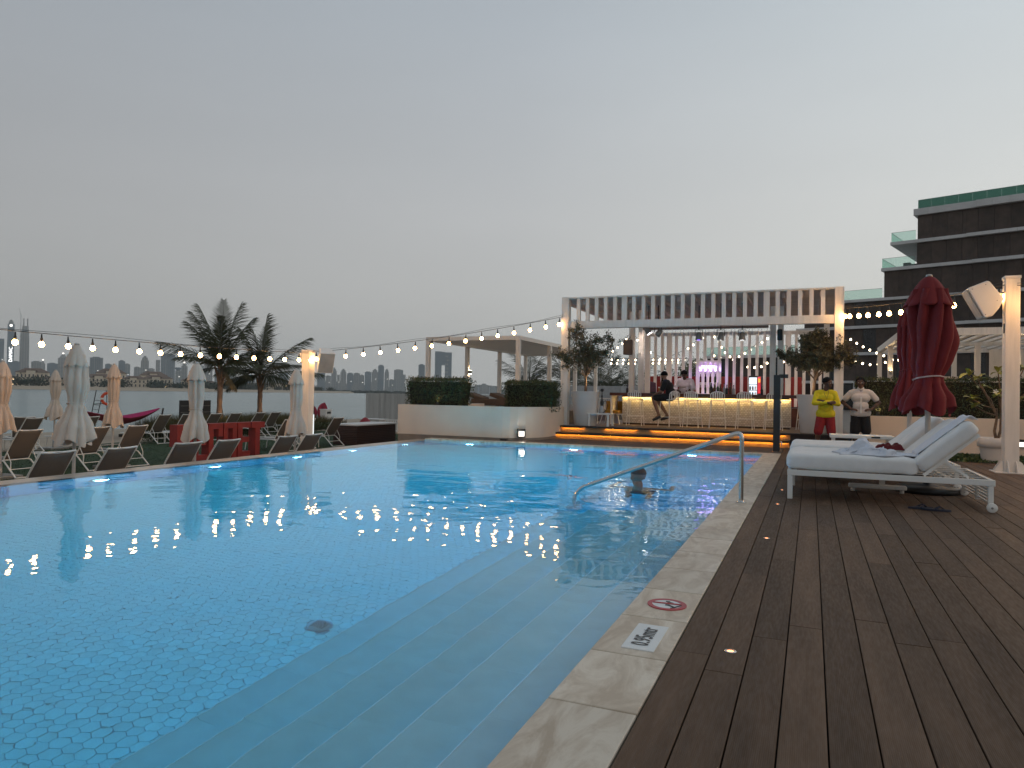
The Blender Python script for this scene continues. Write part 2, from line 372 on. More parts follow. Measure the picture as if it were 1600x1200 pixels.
# ---------------------------------------------------------------- pool
M_edge_hl = mat('step_edge_highlight', (.80, .84, .80), .4, var=.05)  # lighter colour standing in for the grazing highlight on tread edges
def pool():
    m = MB()
    m.bx(-.95, -.914, -3, 15.6, -1.3, -.062)            # coping-side wall
    m.bx(-8.99, -.914, -3.1, -3, -1.3, -.062)
    m.bx(-9.35, -.914, -3.0, 15.6, -1.40, -1.115)        # slab under the tiles
    sh = m.build('pool_shell', M_grout, kind='structure')
    MB().bx(-9.0, -.95, 15.6, 15.66, -1.3, -.062).build('waterline_mosaic', M_mosaic, sh)
    MB().bx(-9.0, -8.95, -3, 15.6, -1.3, -.064).build('weir_wall', M_pwall, sh)
    rim = MB().bx(-9.34, -8.95, -3, 15.95, -.2, -.046).bx(-9.34, -9.0, -3, 15.95, -1.3, -.2).build('pool_rim', M_rim, sh)
    rb = rim.modifiers.new('bevel', 'BEVEL'); rb.width = .012; rb.segments = 2
    # hexagonal floor tiles
    R = .0452; w = R*math.sqrt(3)*1.0; pit = w + .0034
    hx = MB(); a = [(R*.985*math.cos(PI/6 + k*PI/3), R*.985*math.sin(PI/6 + k*PI/3)) for k in range(6)]
    hx.add([(x, y, 0) for x, y in a] + [(x*1.03, y*1.03, -.005) for x, y in a], [tuple(range(6))] + [(k, k+6, (k+1)%6+6, (k+1)%6) for k in range(6)])
    me = hx.mesh('tile'); me.materials.append(M_tile)
    C = []
    row = 0; y = -2.95
    while y < 15.58:
        x = -8.9 + (pit/2 if row % 2 else 0)
        while x < -2.74:
            C.append((x, y)); x += pit
        y += pit*.866; row += 1
    C = np.array(C); d = np.hypot(C[:,0], C[:,1]); az = np.degrees(np.arctan2(-C[:,0], C[:,1]))
    vis = (az < 58.5) & (C[:,1] > 1.5) & (np.hypot(C[:,0]+2.958, C[:,1]-3.828) > .085); order = np.argsort(np.where(vis, d, 99)); near = set(order[:300].tolist())
    big = MB()
    for i, (x, y) in enumerate(C):
        if math.hypot(x+2.958, y-3.828) < .085: continue
        z = -1.10 + random.uniform(-.0015, .0015)
        if i in near: inst(me, 'tile', sh, (x, y, z))
        elif y > 0: big.add([(x+p, y+q, z) for p, q in a] + [(x+p*1.03, y+q*1.03, z-.006) for p, q in a], [tuple(range(6))] + [(k, k+6, (k+1)%6+6, (k+1)%6) for k in range(6)])
    big.build('floor_tiles', M_tile, sh, kind='stuff')
    dr = MB().lathe([(.0, .0), (.070, .0), (.082, -.004), (.086, -.02)], 24, (-2.958, 3.828, -1.085)).build('floor_drain', mat('drain_grey', (.30, .33, .34), .6), sh)
    g = MB()
    for k in range(-3, 4): g.bx(-2.958 + k*.015 - .003, -2.958 + k*.015 + .003, 3.828 - .045, 3.828 + .045, -1.0845, -1.083)
    g.build('grate', M_black, dr)
    # entry steps: six treads of stone, 0.15 m apart, the joints in line with the coping
    st = MB().bx(-.95, -.93, -3, 8, -1.2, -.15).build('pool_steps', M_step, kind='structure')
    X = [-.95, -1.16, -1.467, -1.775, -2.083, -2.39, -2.69]
    for k in range(6):
        z = WL - .15*(k+1)
        j = 0; y = -2.555 + .5675
        while y < 8.0:
            ye = min(y + .5675, 8.0)
            MB().bx(X[k+1] + .009, X[k] if k else -.952, y + .0006, ye - .0006, z - .22 if k < 5 else -1.2, z).build('step_tile', M_step, st)
            MB().bx(X[k+1], X[k+1] + .0088, y + .0006, ye - .0006, z - .22 if k < 5 else -1.2, z + .0015).build('edge_highlight', M_edge_hl, st, bevel=.004)  # thin strip with the edge highlight painted in
            y += .5675
    return sh
SHELL = pool()
def water_mat():
    m = bpy.data.materials.new('pool_water'); m.use_nodes = True
    nt = m.node_tree; N = nt.nodes; L = nt.links.new; N.remove(N['Principled BSDF'])
    g = N.new('ShaderNodeBsdfGlass'); g.inputs['IOR'].default_value = 1.33; g.inputs['Roughness'].default_value = 0; g.inputs['Color'].default_value = (.97, .995, 1.0, 1)
    tc = N.new('ShaderNodeTexCoord')
    # a lively patch where the swimmer moves, calm water elsewhere
    dv = N.new('ShaderNodeVectorMath'); dv.operation = 'DISTANCE'; dv.inputs[1].default_value = (-2.5, 8.6, 0); L(tc.outputs['Object'], dv.inputs[0])
    mr = N.new('ShaderNodeMapRange'); mr.interpolation_type = 'SMOOTHSTEP'; mr.inputs[1].default_value = .6; mr.inputs[2].default_value = 3.6; mr.inputs[3].default_value = 1.0; mr.inputs[4].default_value = .40; L(dv.outputs['Value'], mr.inputs[0])
    d2 = N.new('ShaderNodeVectorMath'); d2.operation = 'DISTANCE'; d2.inputs[1].default_value = (-3.9, 5.9, 0); L(tc.outputs['Object'], d2.inputs[0])
    m2 = N.new('ShaderNodeMapRange'); m2.interpolation_type = 'SMOOTHSTEP'; m2.inputs[1].default_value = .2; m2.inputs[2].default_value = 1.3; m2.inputs[3].default_value = .9; m2.inputs[4].default_value = 0; L(d2.outputs['Value'], m2.inputs[0])
    amp = N.new('ShaderNodeMath'); amp.operation = 'MAXIMUM'; L(mr.outputs[0], amp.inputs[0]); L(m2.outputs[0], amp.inputs[1])
    prev = None
    for s, d, dist in ((1.15, 2, .030), (3.6, 2, .0085), (11, 2, .0016)):
        mp = N.new('ShaderNodeMapping'); mp.inputs['Scale'].default_value = (.8, 1.0, 1); mp.inputs['Rotation'].default_value = (0, 0, -.35); L(tc.outputs['Object'], mp.inputs[0])
        n = N.new('ShaderNodeTexNoise'); n.inputs['Scale'].default_value = s; n.inputs['Detail'].default_value = d; n.inputs['Roughness'].default_value = .45; n.inputs['Distortion'].default_value = .4; L(mp.outputs[0], n.inputs['Vector'])
        mu = N.new('ShaderNodeMath'); mu.operation = 'MULTIPLY'; L(n.outputs[0], mu.inputs[0]); L(amp.outputs[0], mu.inputs[1])
        bp = N.new('ShaderNodeBump'); bp.inputs['Strength'].default_value = 1; bp.inputs['Distance'].default_value = dist
        L(mu.outputs[0], bp.inputs['Height'])
        if prev: L(prev, bp.inputs['Normal'])
        prev = bp.outputs[0]
    L(prev, g.inputs['Normal']); L(g.outputs[0], N['Material Output'].inputs[0])
    va = N.new('ShaderNodeVolumeAbsorption'); va.inputs['Color'].default_value = (.12, .84, .96, 1); va.inputs['Density'].default_value = .6
    L(va.outputs[0], N['Material Output'].inputs['Volume']); return m
M_water = water_mat()
MB().bx(-8.97, -.93, -3.05, 15.63, -1.3, WL).build('pool_water', M_water, kind='structure')
M_ulamp = glow('underwater_lens', (.55, .85, 1.0), 90)
def pool_lamps():
    spots = [('x', -8.95, y) for y in (4.6, 6.75, 8.75, 10.75, 12.5, 14.6)] + [('y', 15.6, x) for x in (-7.66, -5.0, -2.35)]
    names = ['in the long wall, cut off by the picture edge',  'in the long wall under the tall parasol', 'in the long wall before the red letters', 'in the long wall between two dimmer glints', 'in the long wall before the speaker pole', 'in the long wall beside the far corner', 'in the end wall below the hedge', 'in the end wall below the wall lamp', 'in the end wall behind the swimmer']
    for (ax, c, t), nm in zip(spots, names):
        z = -.62
        loc = (c, t, z) if ax == 'x' else (t, c, z)
        o = thing('pool_light', loc, 'round blue white underwater lamp ' + nm, 'pool light', 'underwater lamps of the pool')
        rm = Matrix.Rotation(PI/2, 3, 'Y') if ax == 'x' else Matrix.Rotation(PI/2, 3, 'X')
        def rot(mb): mb.v = [tuple(rm @ Vector(p) + Vector(loc)) for p in mb.v]; return mb
        rot(MB().lathe([(.105, 0), (.15, 0), (.15, .018), (.14, .024), (.105, .024)], 20, cap=False)).build('trim_ring', M_steel, o)
        T = Matrix.Rotation(R_(27), 3, 'Y') if ax == 'x' else Matrix.Rotation(R_(27), 3, 'X')
        ln = rot(MB().lathe([(0, .014), (.06, .018), (.100, .012)][::-1] , 16, cap=False)); ln.v = [tuple(T @ (Vector(p) - Vector(loc)) + Vector(loc) + (Vector((.05, 0, 0)) if ax == 'x' else Vector((0, -.05, 0)))) for p in ln.v]; ln.build('lens', M_ulamp, o)
        l = bpy.data.lights.new('beam', 'SPOT'); l.energy = 1450; l.color = (.32, .83, 1.0); l.spot_size = R_(140); l.spot_blend = 1; l.shadow_soft_size = .09
        lo = bpy.data.objects.new('beam', l); col.objects.link(lo); lo.parent = o; lo.location = (.12, 0, 0) if ax == 'x' else (0, -.12, 0)
        lo.rotation_euler = (Vector((1, 0, -.55)) if ax == 'x' else Vector((0, -1, -.55))).to_track_quat('-Z', 'Y').to_euler()
pool_lamps()
# coping
def coping():
    c = MB().bx(-.905, -.575, -3, 15.9, -.3, -.066).bx(-8.95, -.575, 15.66, 15.9, -.3, -.066).build('pool_coping', M_dark, kind='structure')
    y = -2.565
    while y < 15.5:
        ye = y + .5675 if y + .5675*1.6 < 15.6 else 15.598
        MB().bx(-.912, -.568, y + .0015, ye - .0015, -.06, random.uniform(-.001, .0006)).build('tile', M_trav, c, bevel=.006); y = ye + .002
    x = -.568
    while x > -8.9:
        xe = max(x - .57, -8.95)
        MB().bx(xe + .0015, x - .0015, 15.603, 15.945, -.075, random.uniform(-.001, .0006)).build('tile', M_trav, c, bevel=.006); x = xe
    return c
coping()
# timber deck
def deck():
    d = MB().bx(-.562, 9, -3, 18.4, -.2, -.04).bx(-7.6, -.562, 15.95, 18.2, -.2, -.04).build('pool_deck', M_dark, kind='structure')
    pit = .157; extra = MB()
    for r in range(52):
        x = -.563 + r*pit
        y = -1.5 - random.uniform(0, 2.2) if r else .48
        while y < 18.36:
            L = 2.8 if r == 0 else random.choice((2.9, 2.9, 3.6, 1.8, 2.9))
            ye = min(y + L, 18.38)
            if ye - y > .05:
                z = random.uniform(-.0015, .0012)
                if r < 26 and ye > 1.0: MB().bx(x + .0028, x + pit - .0028, y + .001, ye - .001, -.028, z).build('plank', M_plank, d, bevel=.003)
                else: extra.bx(x + .0028, x + pit - .0028, y + .001, ye - .001, -.028, z)
            y = ye
    extra.build('outer_planks', M_plank, d, kind='stuff')
    for r in range(13):
        y = 15.95 + r*pit
        if y + pit > 17.95: break
        x = -7.5 - random.uniform(0, 1)
        while x < -.57:
            xe = min(x + 2.2, -.57)
            MB().bx(max(x, -7.55) + .001, xe - .001, y + .0035, y + pit - .0035, -.028, random.uniform(-.001, .001)).build('plank', M_plankx, d, bevel=.003); x = xe
deck()
def deck_lights():
    where = ['nearest the depth marking', 'between the handrail and the depth marking', 'level with the foot of the handrail', 'beside the front foot of the daybed']
    for y, wn in zip((3.37, 6.21, 8.27, 9.58), where):
        o = thing('deck_light', (-.325, y, .001), 'tiny warm light set in the deck ' + wn, 'deck light', 'lights set in the deck')
        MB().lathe([(.016, 0), (.027, 0), (.028, .002), (.026, .003), (.016, .003)], 18, (-.325, y, .001), cap=False).build('bezel', M_steel, o)
        MB().lathe([(.016, .0005), (.010, .002), (0, .0025)], 14, (-.325, y, .001), cap=False).build('lens', glow('deck_lens', (1, .36, .14), 5), o)
deck_lights()
# painted / inlaid markings on the coping
def signs():
    M_sw = mat('sign_white', (.72, .73, .72), .35, var=.04); M_sr = mat('sign_red', (.42, .035, .045), .4); M_sb = mat('sign_black', (.015, .015, .018), .4)
    o = thing('depth_marker', (-.715, 3.39, 0), 'white plate reading 0.95mtr set in the stone coping', 'depth marker')
    MB().bx(-.79, -.64, 3.205, 3.575, -.002, .004).build('plate', M_sw, o)
    me = text_mesh('0.95mtr', .125, 'lettering', 0, True); me.materials.append(M_sb)
    t = inst(me, 'lettering', o, (0, 0, .0062), PI/2); t.scale = (.66, .92, 1)
    c = (-.722, 3.965, 0); o = thing('no_diving_sign', c, 'round red and white no diving sign on the stone coping', 'sign')
    MB().lathe([(0, .004), (.082, .004), (.082, -.002)], 40, c, False, cap=False).build('disc', M_sw, o)
    MB().lathe([(.106, -.002), (.106, .0055), (.080, .0055), (.080, -.002)], 44, c, False, cap=False).build('ring', M_sr, o)
    a = R_(14)
    MB().bar((c[0]-.08*math.cos(a), c[1]-.08*math.sin(a)*-.3, .006), (c[0]+.08*math.cos(a), c[1]+.08*math.sin(a)*.9, .006), .014, .004).build('slash', M_sr, o)
    pic = MB()
    def flat(p): pic.prism(p, lambda x, y: (c[0]+x, c[1]+y, .0072), lambda x, y: (c[0]+x, c[1]+y, .004))
    flat([(.036, .016), (.012, .018), (-.016, .052), (.004, .056), (.014, .040), (.03, .032)][::-1])
    flat([(-.004, -.012), (.014, -.008), (.022, -.018), (.046, -.040), (.036, -.044), (.012, -.026), (-.006, -.024)][::-1])
    for k in range(6): flat([(.030 + k*.0075, -.066 + k*.011), (.036 + k*.0075, -.070 + k*.011), (.052 + k*.0055, -.056 + k*.012), (.047 + k*.0055, -.052 + k*.012)])
    pic.build('diver_symbol', M_sb, o)
signs()
def handrail():
    Y = 8.21; o = thing('handrail', (-.70, Y, 0), 'shiny steel handrail sloping down into the pool', 'handrail')
    p = [(-.70, Y, .0), (-.70, Y, .70)]
    for k in range(1, 8):
        g = k/8; A = Vector((-.70, Y, .70)); B = Vector((-.70, Y, .785)); Cc = Vector((-.79, Y, .745)); p.append(tuple(A*(1-g)**2 + B*2*g*(1-g) + Cc*g*g))
    p.append((-.79, Y, .745))
    e = Vector((-2.50, Y, .055)); p.append(tuple(e))
    for k in range(1, 7):
        g = k/6; B = Vector((-2.60, Y, .01)); Cc = Vector((-2.62, Y, -.12)); p.append(tuple(e*(1-g)**2 + B*2*g*(1-g) + Cc*g*g))
    p.append((-2.62, Y, -.93))
    MB().tube(p, .024, 14).build('rail', M_steel, o)
    MB().lathe([(.0, .0), (.058, .0), (.058, .006), (.030, .014), (.026, .022)], 20, (-.70, Y, .001), cap=False).build('base_flange', M_steel, o)
handrail()
# ================================================================== BAR
def terrace():
    t = MB().bx(-6.42, .86, 18.32, 25.2, -.1, .285).build('bar_terrace', M_dark, kind='structure')
    for k in range(9):
        MB().bx(-6.42 + k*.81, -6.42 + (k+1)*.81 - .004, 18.24, 18.52, .285, .325).build('nosing_board', M_step2, t, bevel=.004)
    for r in range(36):
        y = 18.524 + r*.157
        if y > 24: break
        MB().bx(-6.42, .86, y, y + .152, .287, .324).build('plank', M_floorw, t)
    MB().bx(-6.40, -.45, 18.302, 18.318, .16, .285).build('riser', mat('riser_wood', (.42, .25, .11), .6, var=.1), t)
    MB().bx(-.45, .86, 18.302, 18.318, -.03, .285).build('end_riser', M_step2, t)
    s = MB().bx(-6.48, -.45, 17.98, 18.30, -.03, .12).build('terrace_step', M_dark, kind='structure')
    for k in range(7): MB().bx(-6.48 + k*.861, -6.48 + (k+1)*.861 - .004, 17.90, 18.298, .12, .16).build('tread_board', M_step2, s, bevel=.004)
    MB().bx(-6.46, -.46, 17.962, 17.978, -.03, .12).build('riser', MATS['riser_wood'], s)
    led = glow('amber_led', (1.0, .42, .05), 36)
    for i, (a, b) in enumerate(((-6.2, -5.62), (-5.02, -4.2), (-3.78, -.55))):
        o = thing('led_strip', ((a+b)/2, 18.27, .27), ['short amber light strip under the top step beside the left planter', 'middle amber light strip under the top step of the bar', 'long amber light strip under the top step below the stools'][i], 'light strip', 'amber strips under the bar steps')
        MB().bx(a, b, 18.262, 18.272, .276, .2845).build('diode_tape', led, o); MB().bx(a - .01, b + .01, 18.25, 18.261, .272, .2845).build('channel', M_step2, o)
    o = thing('led_strip', (-3.4, 17.93, .11), 'full width amber light strip under the lowest step of the bar', 'light strip', 'amber strips under the bar steps')
    MB().bx(-6.4, -.5, 17.928, 17.938, .111, .1195).build('diode_tape', led, o); MB().bx(-6.41, -.49, 17.912, 17.926, .106, .1195).build('channel', M_step2, o)
terrace()
def pavilion():
    o = thing('bar_pavilion', (-2.85, 18.7, .32), 'white slatted open pavilion roofing the pool bar', 'pavilion')
    W = M_whitew
    for x in (-6.40, .50): MB().bx(x, x + .205, 18.60, 18.81, .326, 3.86).build('pillar', W, o, bevel=.006)
    for x in (-5.0, -4.72, -1.06, -.86): MB().bx(x, x + .15, 20.72, 20.88, .326, 3.70).build('post', W, o, bevel=.004)
    for x in (-5.25, .35): MB().bx(x, x + .16, 24.06, 24.22, .326, 3.70).build('post', W, o, bevel=.004)
    MB().bx(-6.195, .5, 18.62, 18.79, 2.99, 3.19).build('beam', W, o, bevel=.005)
    MB().bx(-6.195, .5, 18.62, 18.80, 3.815, 3.855).build('top_rail', W, o)
    n = 25
    for k in range(n):
        x = -6.195 + (k+1) * 6.695/(n+1); w = .14 if k in (5, 19) else .095
        MB().bx(x - w/2, x + w/2, 18.66, 18.76, 3.192, 3.813).build('slat', W, o)
    for k in range(23): MB().obx((-2.85, 18.95 + k*.235, 3.80), (7.08, .24, .022), Matrix.Rotation(R_(-32), 3, 'X')).build('roof_louvre', mat('roof_soffit', (.62, .56, .53), .6, var=.08, nscale=2, rand=.06), o)
    for x in (-6.40, .62): MB().bx(x, x + .08, 18.82, 24.3, 3.70, 3.86).build('roof_edge', W, o)
    for k in range(17):
        x = -6.28 + k*.43
        MB().bx(x, x + .06, 18.82, 24.2, 3.66, 3.778).build('rafter', mat('rafter_timber', (.60, .50, .47), .6, rand=.1), o)
    MB().bx(-5.1, .5, 24.10, 24.18, 3.2, 3.32).build('rail', W, o)
    for k in range(24):
        x = -5.118 + k*.2335; w = .17 if k in (3, 19) else .09
        MB().bx(x - w/2, x + w/2, 24.0, 24.09, .326, 3.30).build('back_slat', W, o)
    MB().bx(-4.55, -1.1, 20.55, 20.75, 3.10, 3.16).build('rack_shelf', mat('rack_wood', (.24, .15, .12), .5), o)
pavilion()
def counter():
    def brickx(nt, vec, out, b):
        N = nt.nodes; L = nt.links.new
        tc = N.new('ShaderNodeTexCoord'); mp = N.new('ShaderNodeMapping'); mp.inputs['Rotation'].default_value = (PI/2, 0, 0); L(tc.outputs['Object'], mp.inputs[0])
        br = N.new('ShaderNodeTexBrick'); br.inputs['Scale'].default_value = 1; br.inputs['Brick Width'].default_value = .075; br.inputs['Row Height'].default_value = .05; br.inputs['Mortar Size'].default_value = .005; br.inputs['Bias'].default_value = .1
        br.inputs['Color1'].default_value = (.78, .74, .69, 1); br.inputs['Color2'].default_value = (.56, .51, .46, 1); br.inputs['Mortar'].default_value = (.34, .29, .24, 1)
        L(mp.outputs[0], br.inputs['Vector'])
        bp = N.new('ShaderNodeBump'); bp.inputs['Strength'].default_value = .7; bp.inputs['Distance'].default_value = .012; bp.invert = True
        L(br.outputs['Fac'], bp.inputs['Height']); L(bp.outputs[0], b.inputs['Normal']); return br.outputs[0]
    o = thing('bar_counter', (-2.85, 20.6, .325), 'long bar counter with pale tiled front glowing under its dark top', 'bar counter')
    MB().bx(-5.12, -.5, 20.5, 20.95, .37, 1.13).build('tiled_front', mat('bar_mosaic', (.6, .55, .48), .5, extra=brickx), o)
    MB().bx(-5.10, -.52, 20.53, 20.93, .326, .37).build('plinth', M_step2, o)
    MB().bx(-5.42, -.34, 20.16, 21.12, 1.165, 1.25).build('counter_top', M_mahog, o, bevel=.008)
    MB().bx(-5.40, -5.36, 20.2, 21.0, .326, 1.165).build('end_leg', M_white, o)
    MB().bx(-5.1, -.52, 20.40, 20.435, 1.132, 1.164).build('light_channel', M_step2, o)
    MB().bx(-5.1, -.52, 20.44, 20.47, 1.150, 1.163).build('light_tape', glow('counter_led', (1.0, .66, .22), 52), o)
counter()
def stool():
    o = thing('bar_stool', (0, 0, 0), '', 'stool', 'white metal bar stools at the counter')
    m = M_frame
    MB().bx(-.19, .19, -.19, .19, .735, .755).build('seat', m, o, bevel=.012)
    for sx in (-1, 1):
        for sy in (-1, 1): MB().tube([(sx*.165, sy*.16, .735), (sx*.215, sy*.22, 0)], .0125, 6).build('leg', m, o)
    q = lambda z: .165 + (.215 - .165)*(1 - z/.735); z = .27
    f = MB(); a = q(z); b = a + .003
    f.tube([(-a, -b, z), (a, -b, z), (a, b, z), (-a, b, z), (-a, -b, z)], .009, 6); f.build('footrest', m, o)
    bk = MB(); pts = [(-.17, -.175, .75), (-.18, -.2, .90)] + [(-.18*math.cos(g), -.205, .90 + .085*math.sin(g)) for g in [PI*k/8 for k in range(1, 8)]] + [(.18, -.2, .90), (.17, -.175, .75)]
    bk.tube(pts, .0125, 6); bk.build('back_frame', m, o)
    for k in range(-2, 3): MB().bx(k*.058 - .017, k*.058 + .017, -.203, -.194, .755, .965 if k else .98).build('back_slat', m, o)
    return o
S0 = stool()
for i, (x, y, rz, lb) in enumerate([(-4.58, 19.85, .06, 'white bar stool at the counter, nearest its open end'), (-3.62, 19.82, .95, 'white bar stool with the man in black sitting on it'),
        (-2.99, 19.85, -.12, 'empty white bar stool just right of the seated man'), (-2.33, 19.85, .1, 'empty white bar stool in front of the purple shelf'),
        (-1.62, 19.85, -.05, 'empty white bar stool in front of the glass fridge'), (-.92, 19.9, .15, 'white bar stool half hidden by the black shower column'),
        (-5.62, 20.4, -1.3, 'white bar stool at the end of the counter by the hookah table'), (-.12, 20.6, 1.45, 'white bar stool lit yellow beside the white planter')]):
    place(S0, i, (x, y, .325), rz, lb)
# ---- things on and behind the bar
def bottle(loc, h, m, label):
    o = thing('bottle', loc, label, 'bottle', 'bottles on the bar counter')
    MB().lathe([(0, 0), (.036, 0), (.038, .02), (.038, h*.6), (.014, h*.76), (.013, h)], 10, loc).build('glass_body', m, o)
    MB().lathe([(.015, h), (.015, h + .025), (0, h + .025)], 8, loc).build('cap', M_black, o)
_g = mat('green_glass', (.02, .05, .025), .1); _b = mat('amber_glass', (.10, .035, .012), .1); _c = mat('clear_spirit', (.35, .34, .33), .1); _p = mat('dark_glass', (.02, .015, .02), .1)
for i, (x, y, h, m, lb) in enumerate([(-2.64, 21.0, .30, _p, 'dark bottle standing under the purple slats, first of the row'), (-2.56, 20.95, .26, _b, 'amber bottle beside the first dark bottle'), (-2.47, 21.02, .31, _g, 'green bottle between two amber bottles on the bar'),
        (-2.38, 20.96, .27, _b, 'amber bottle right of the green bottle'), (-2.29, 21.0, .29, _c, 'clear spirit bottle in the middle of the row'), (-2.21, 20.95, .25, _p, 'short dark bottle after the clear one'), (-2.12, 21.01, .30, _b, 'tall amber bottle near the end of the row'),
        (-2.03, 20.97, .24, _c, 'short clear bottle at the end of the row'), (-1.25, 20.6, .22, _p, 'single dark bottle standing right of the fridge'), (-4.98, 20.5, .2, _p, 'small dark bottle at the open end of the bar top')]):
    bottle((x, y, 1.251), h, m, lb)
def glassrack():
    me = MB().lathe([(.034, 0), (.036, -.004), (.006, -.012), (.005, -.08), (.03, -.10), (.038, -.13), (.032, -.175)], 8, cap=False).mesh('wine_glass'); me.materials.append(mat('glassware', (.75, .72, .74), .08, spec=1))
    for k in range(13):
        for s in (0, 1):
            o = bpy.data.objects.new('wine_glass', me); col.objects.link(o); o.location = (-3.95 + k*.235 + s*.085, 20.6 + .05*s, 3.098)
            tag(o, 'small wine glass hanging upside down in the row above the bar', 'glass', 'glasses hanging above the bar')
glassrack()
def spots():
    info = [(-4.29, 2.99, -.6, (1, .95, .95), 'stage spotlight above the bar aimed left, beside the tilted white one'), (-4.02, 2.93, .7, (1, .97, 1), 'stage spotlight tilted towards the bartender with a bright white lens'), (-2.89, 2.80, 0, (.30, .10, 1), 'stage spotlight with a violet lens above the bar'),
            (-2.30, 2.79, .12, (1, .92, .95), 'stage spotlight pointing down right of the violet one'), (-1.74, 2.78, 0, (1, .92, .95), 'stage spotlight pointing down above the glass fridge')]
    for i, (x, z, a, c, lb) in enumerate(info):
        o = thing('spotlight', (x, 20.1, z), lb, 'spotlight', 'stage spotlights above the bar')
        R = Matrix.Rotation(a, 3, 'Y')
        def rot(mb): mb.v = [tuple(R @ Vector(p) + Vector((x, 20.1, z))) for p in mb.v]; return mb
        rot(MB().lathe([(.03, .16), (.07, .13), (.085, .0), (.095, -.06), (.088, -.06), (.07, -.02)], 14, cap=False)).build('housing', M_alu, o)
        rot(MB().lathe([(.086, -.05), (.0, -.058)], 14, cap=False)).build('lens', glow('spot_lens%d' % (2 if i == 2 else 1), c, 9), o)
        MB().tube([(x - .1, 20.1, z + .05), (x - .1, 20.1, z + .22), (x + .1, 20.1, z + .22), (x + .1, 20.1, z + .05)], .010, 6).build('yoke', M_black, o)
        MB().tube([(x, 20.1, z + .22), (x, 20.1, 3.77)], .014, 6).build('stem', M_black, o)
        if True:
            l = bpy.data.lights.new('beam', 'SPOT'); l.energy = (40, 40, 150, 70, 70)[i]; l.color = ((1,.8,.7), (.85, .68, .95), (.5, .3, 1), (1, .8, .75), (1, .8, .72))[i]; l.spot_size = R_(24 if i == 2 else 80); l.spot_blend = .6; l.shadow_soft_size = .06
            lo = bpy.data.objects.new('beam', l); col.objects.link(lo); lo.parent = o; lo.location = (0, .1, -.08)
            d = Vector(((-4.9, 23.9, 1.8), (-3.6, 21.4, 1.5), (-3.05, 23.9, 1.6), (-2.1, 23.8, 1.4), (-1.2, 23.8, 1.4))[i]) - Vector((x, 20.2, z - .08)); lo.rotation_euler = d.to_track_quat('-Z', 'Y').to_euler()
spots()
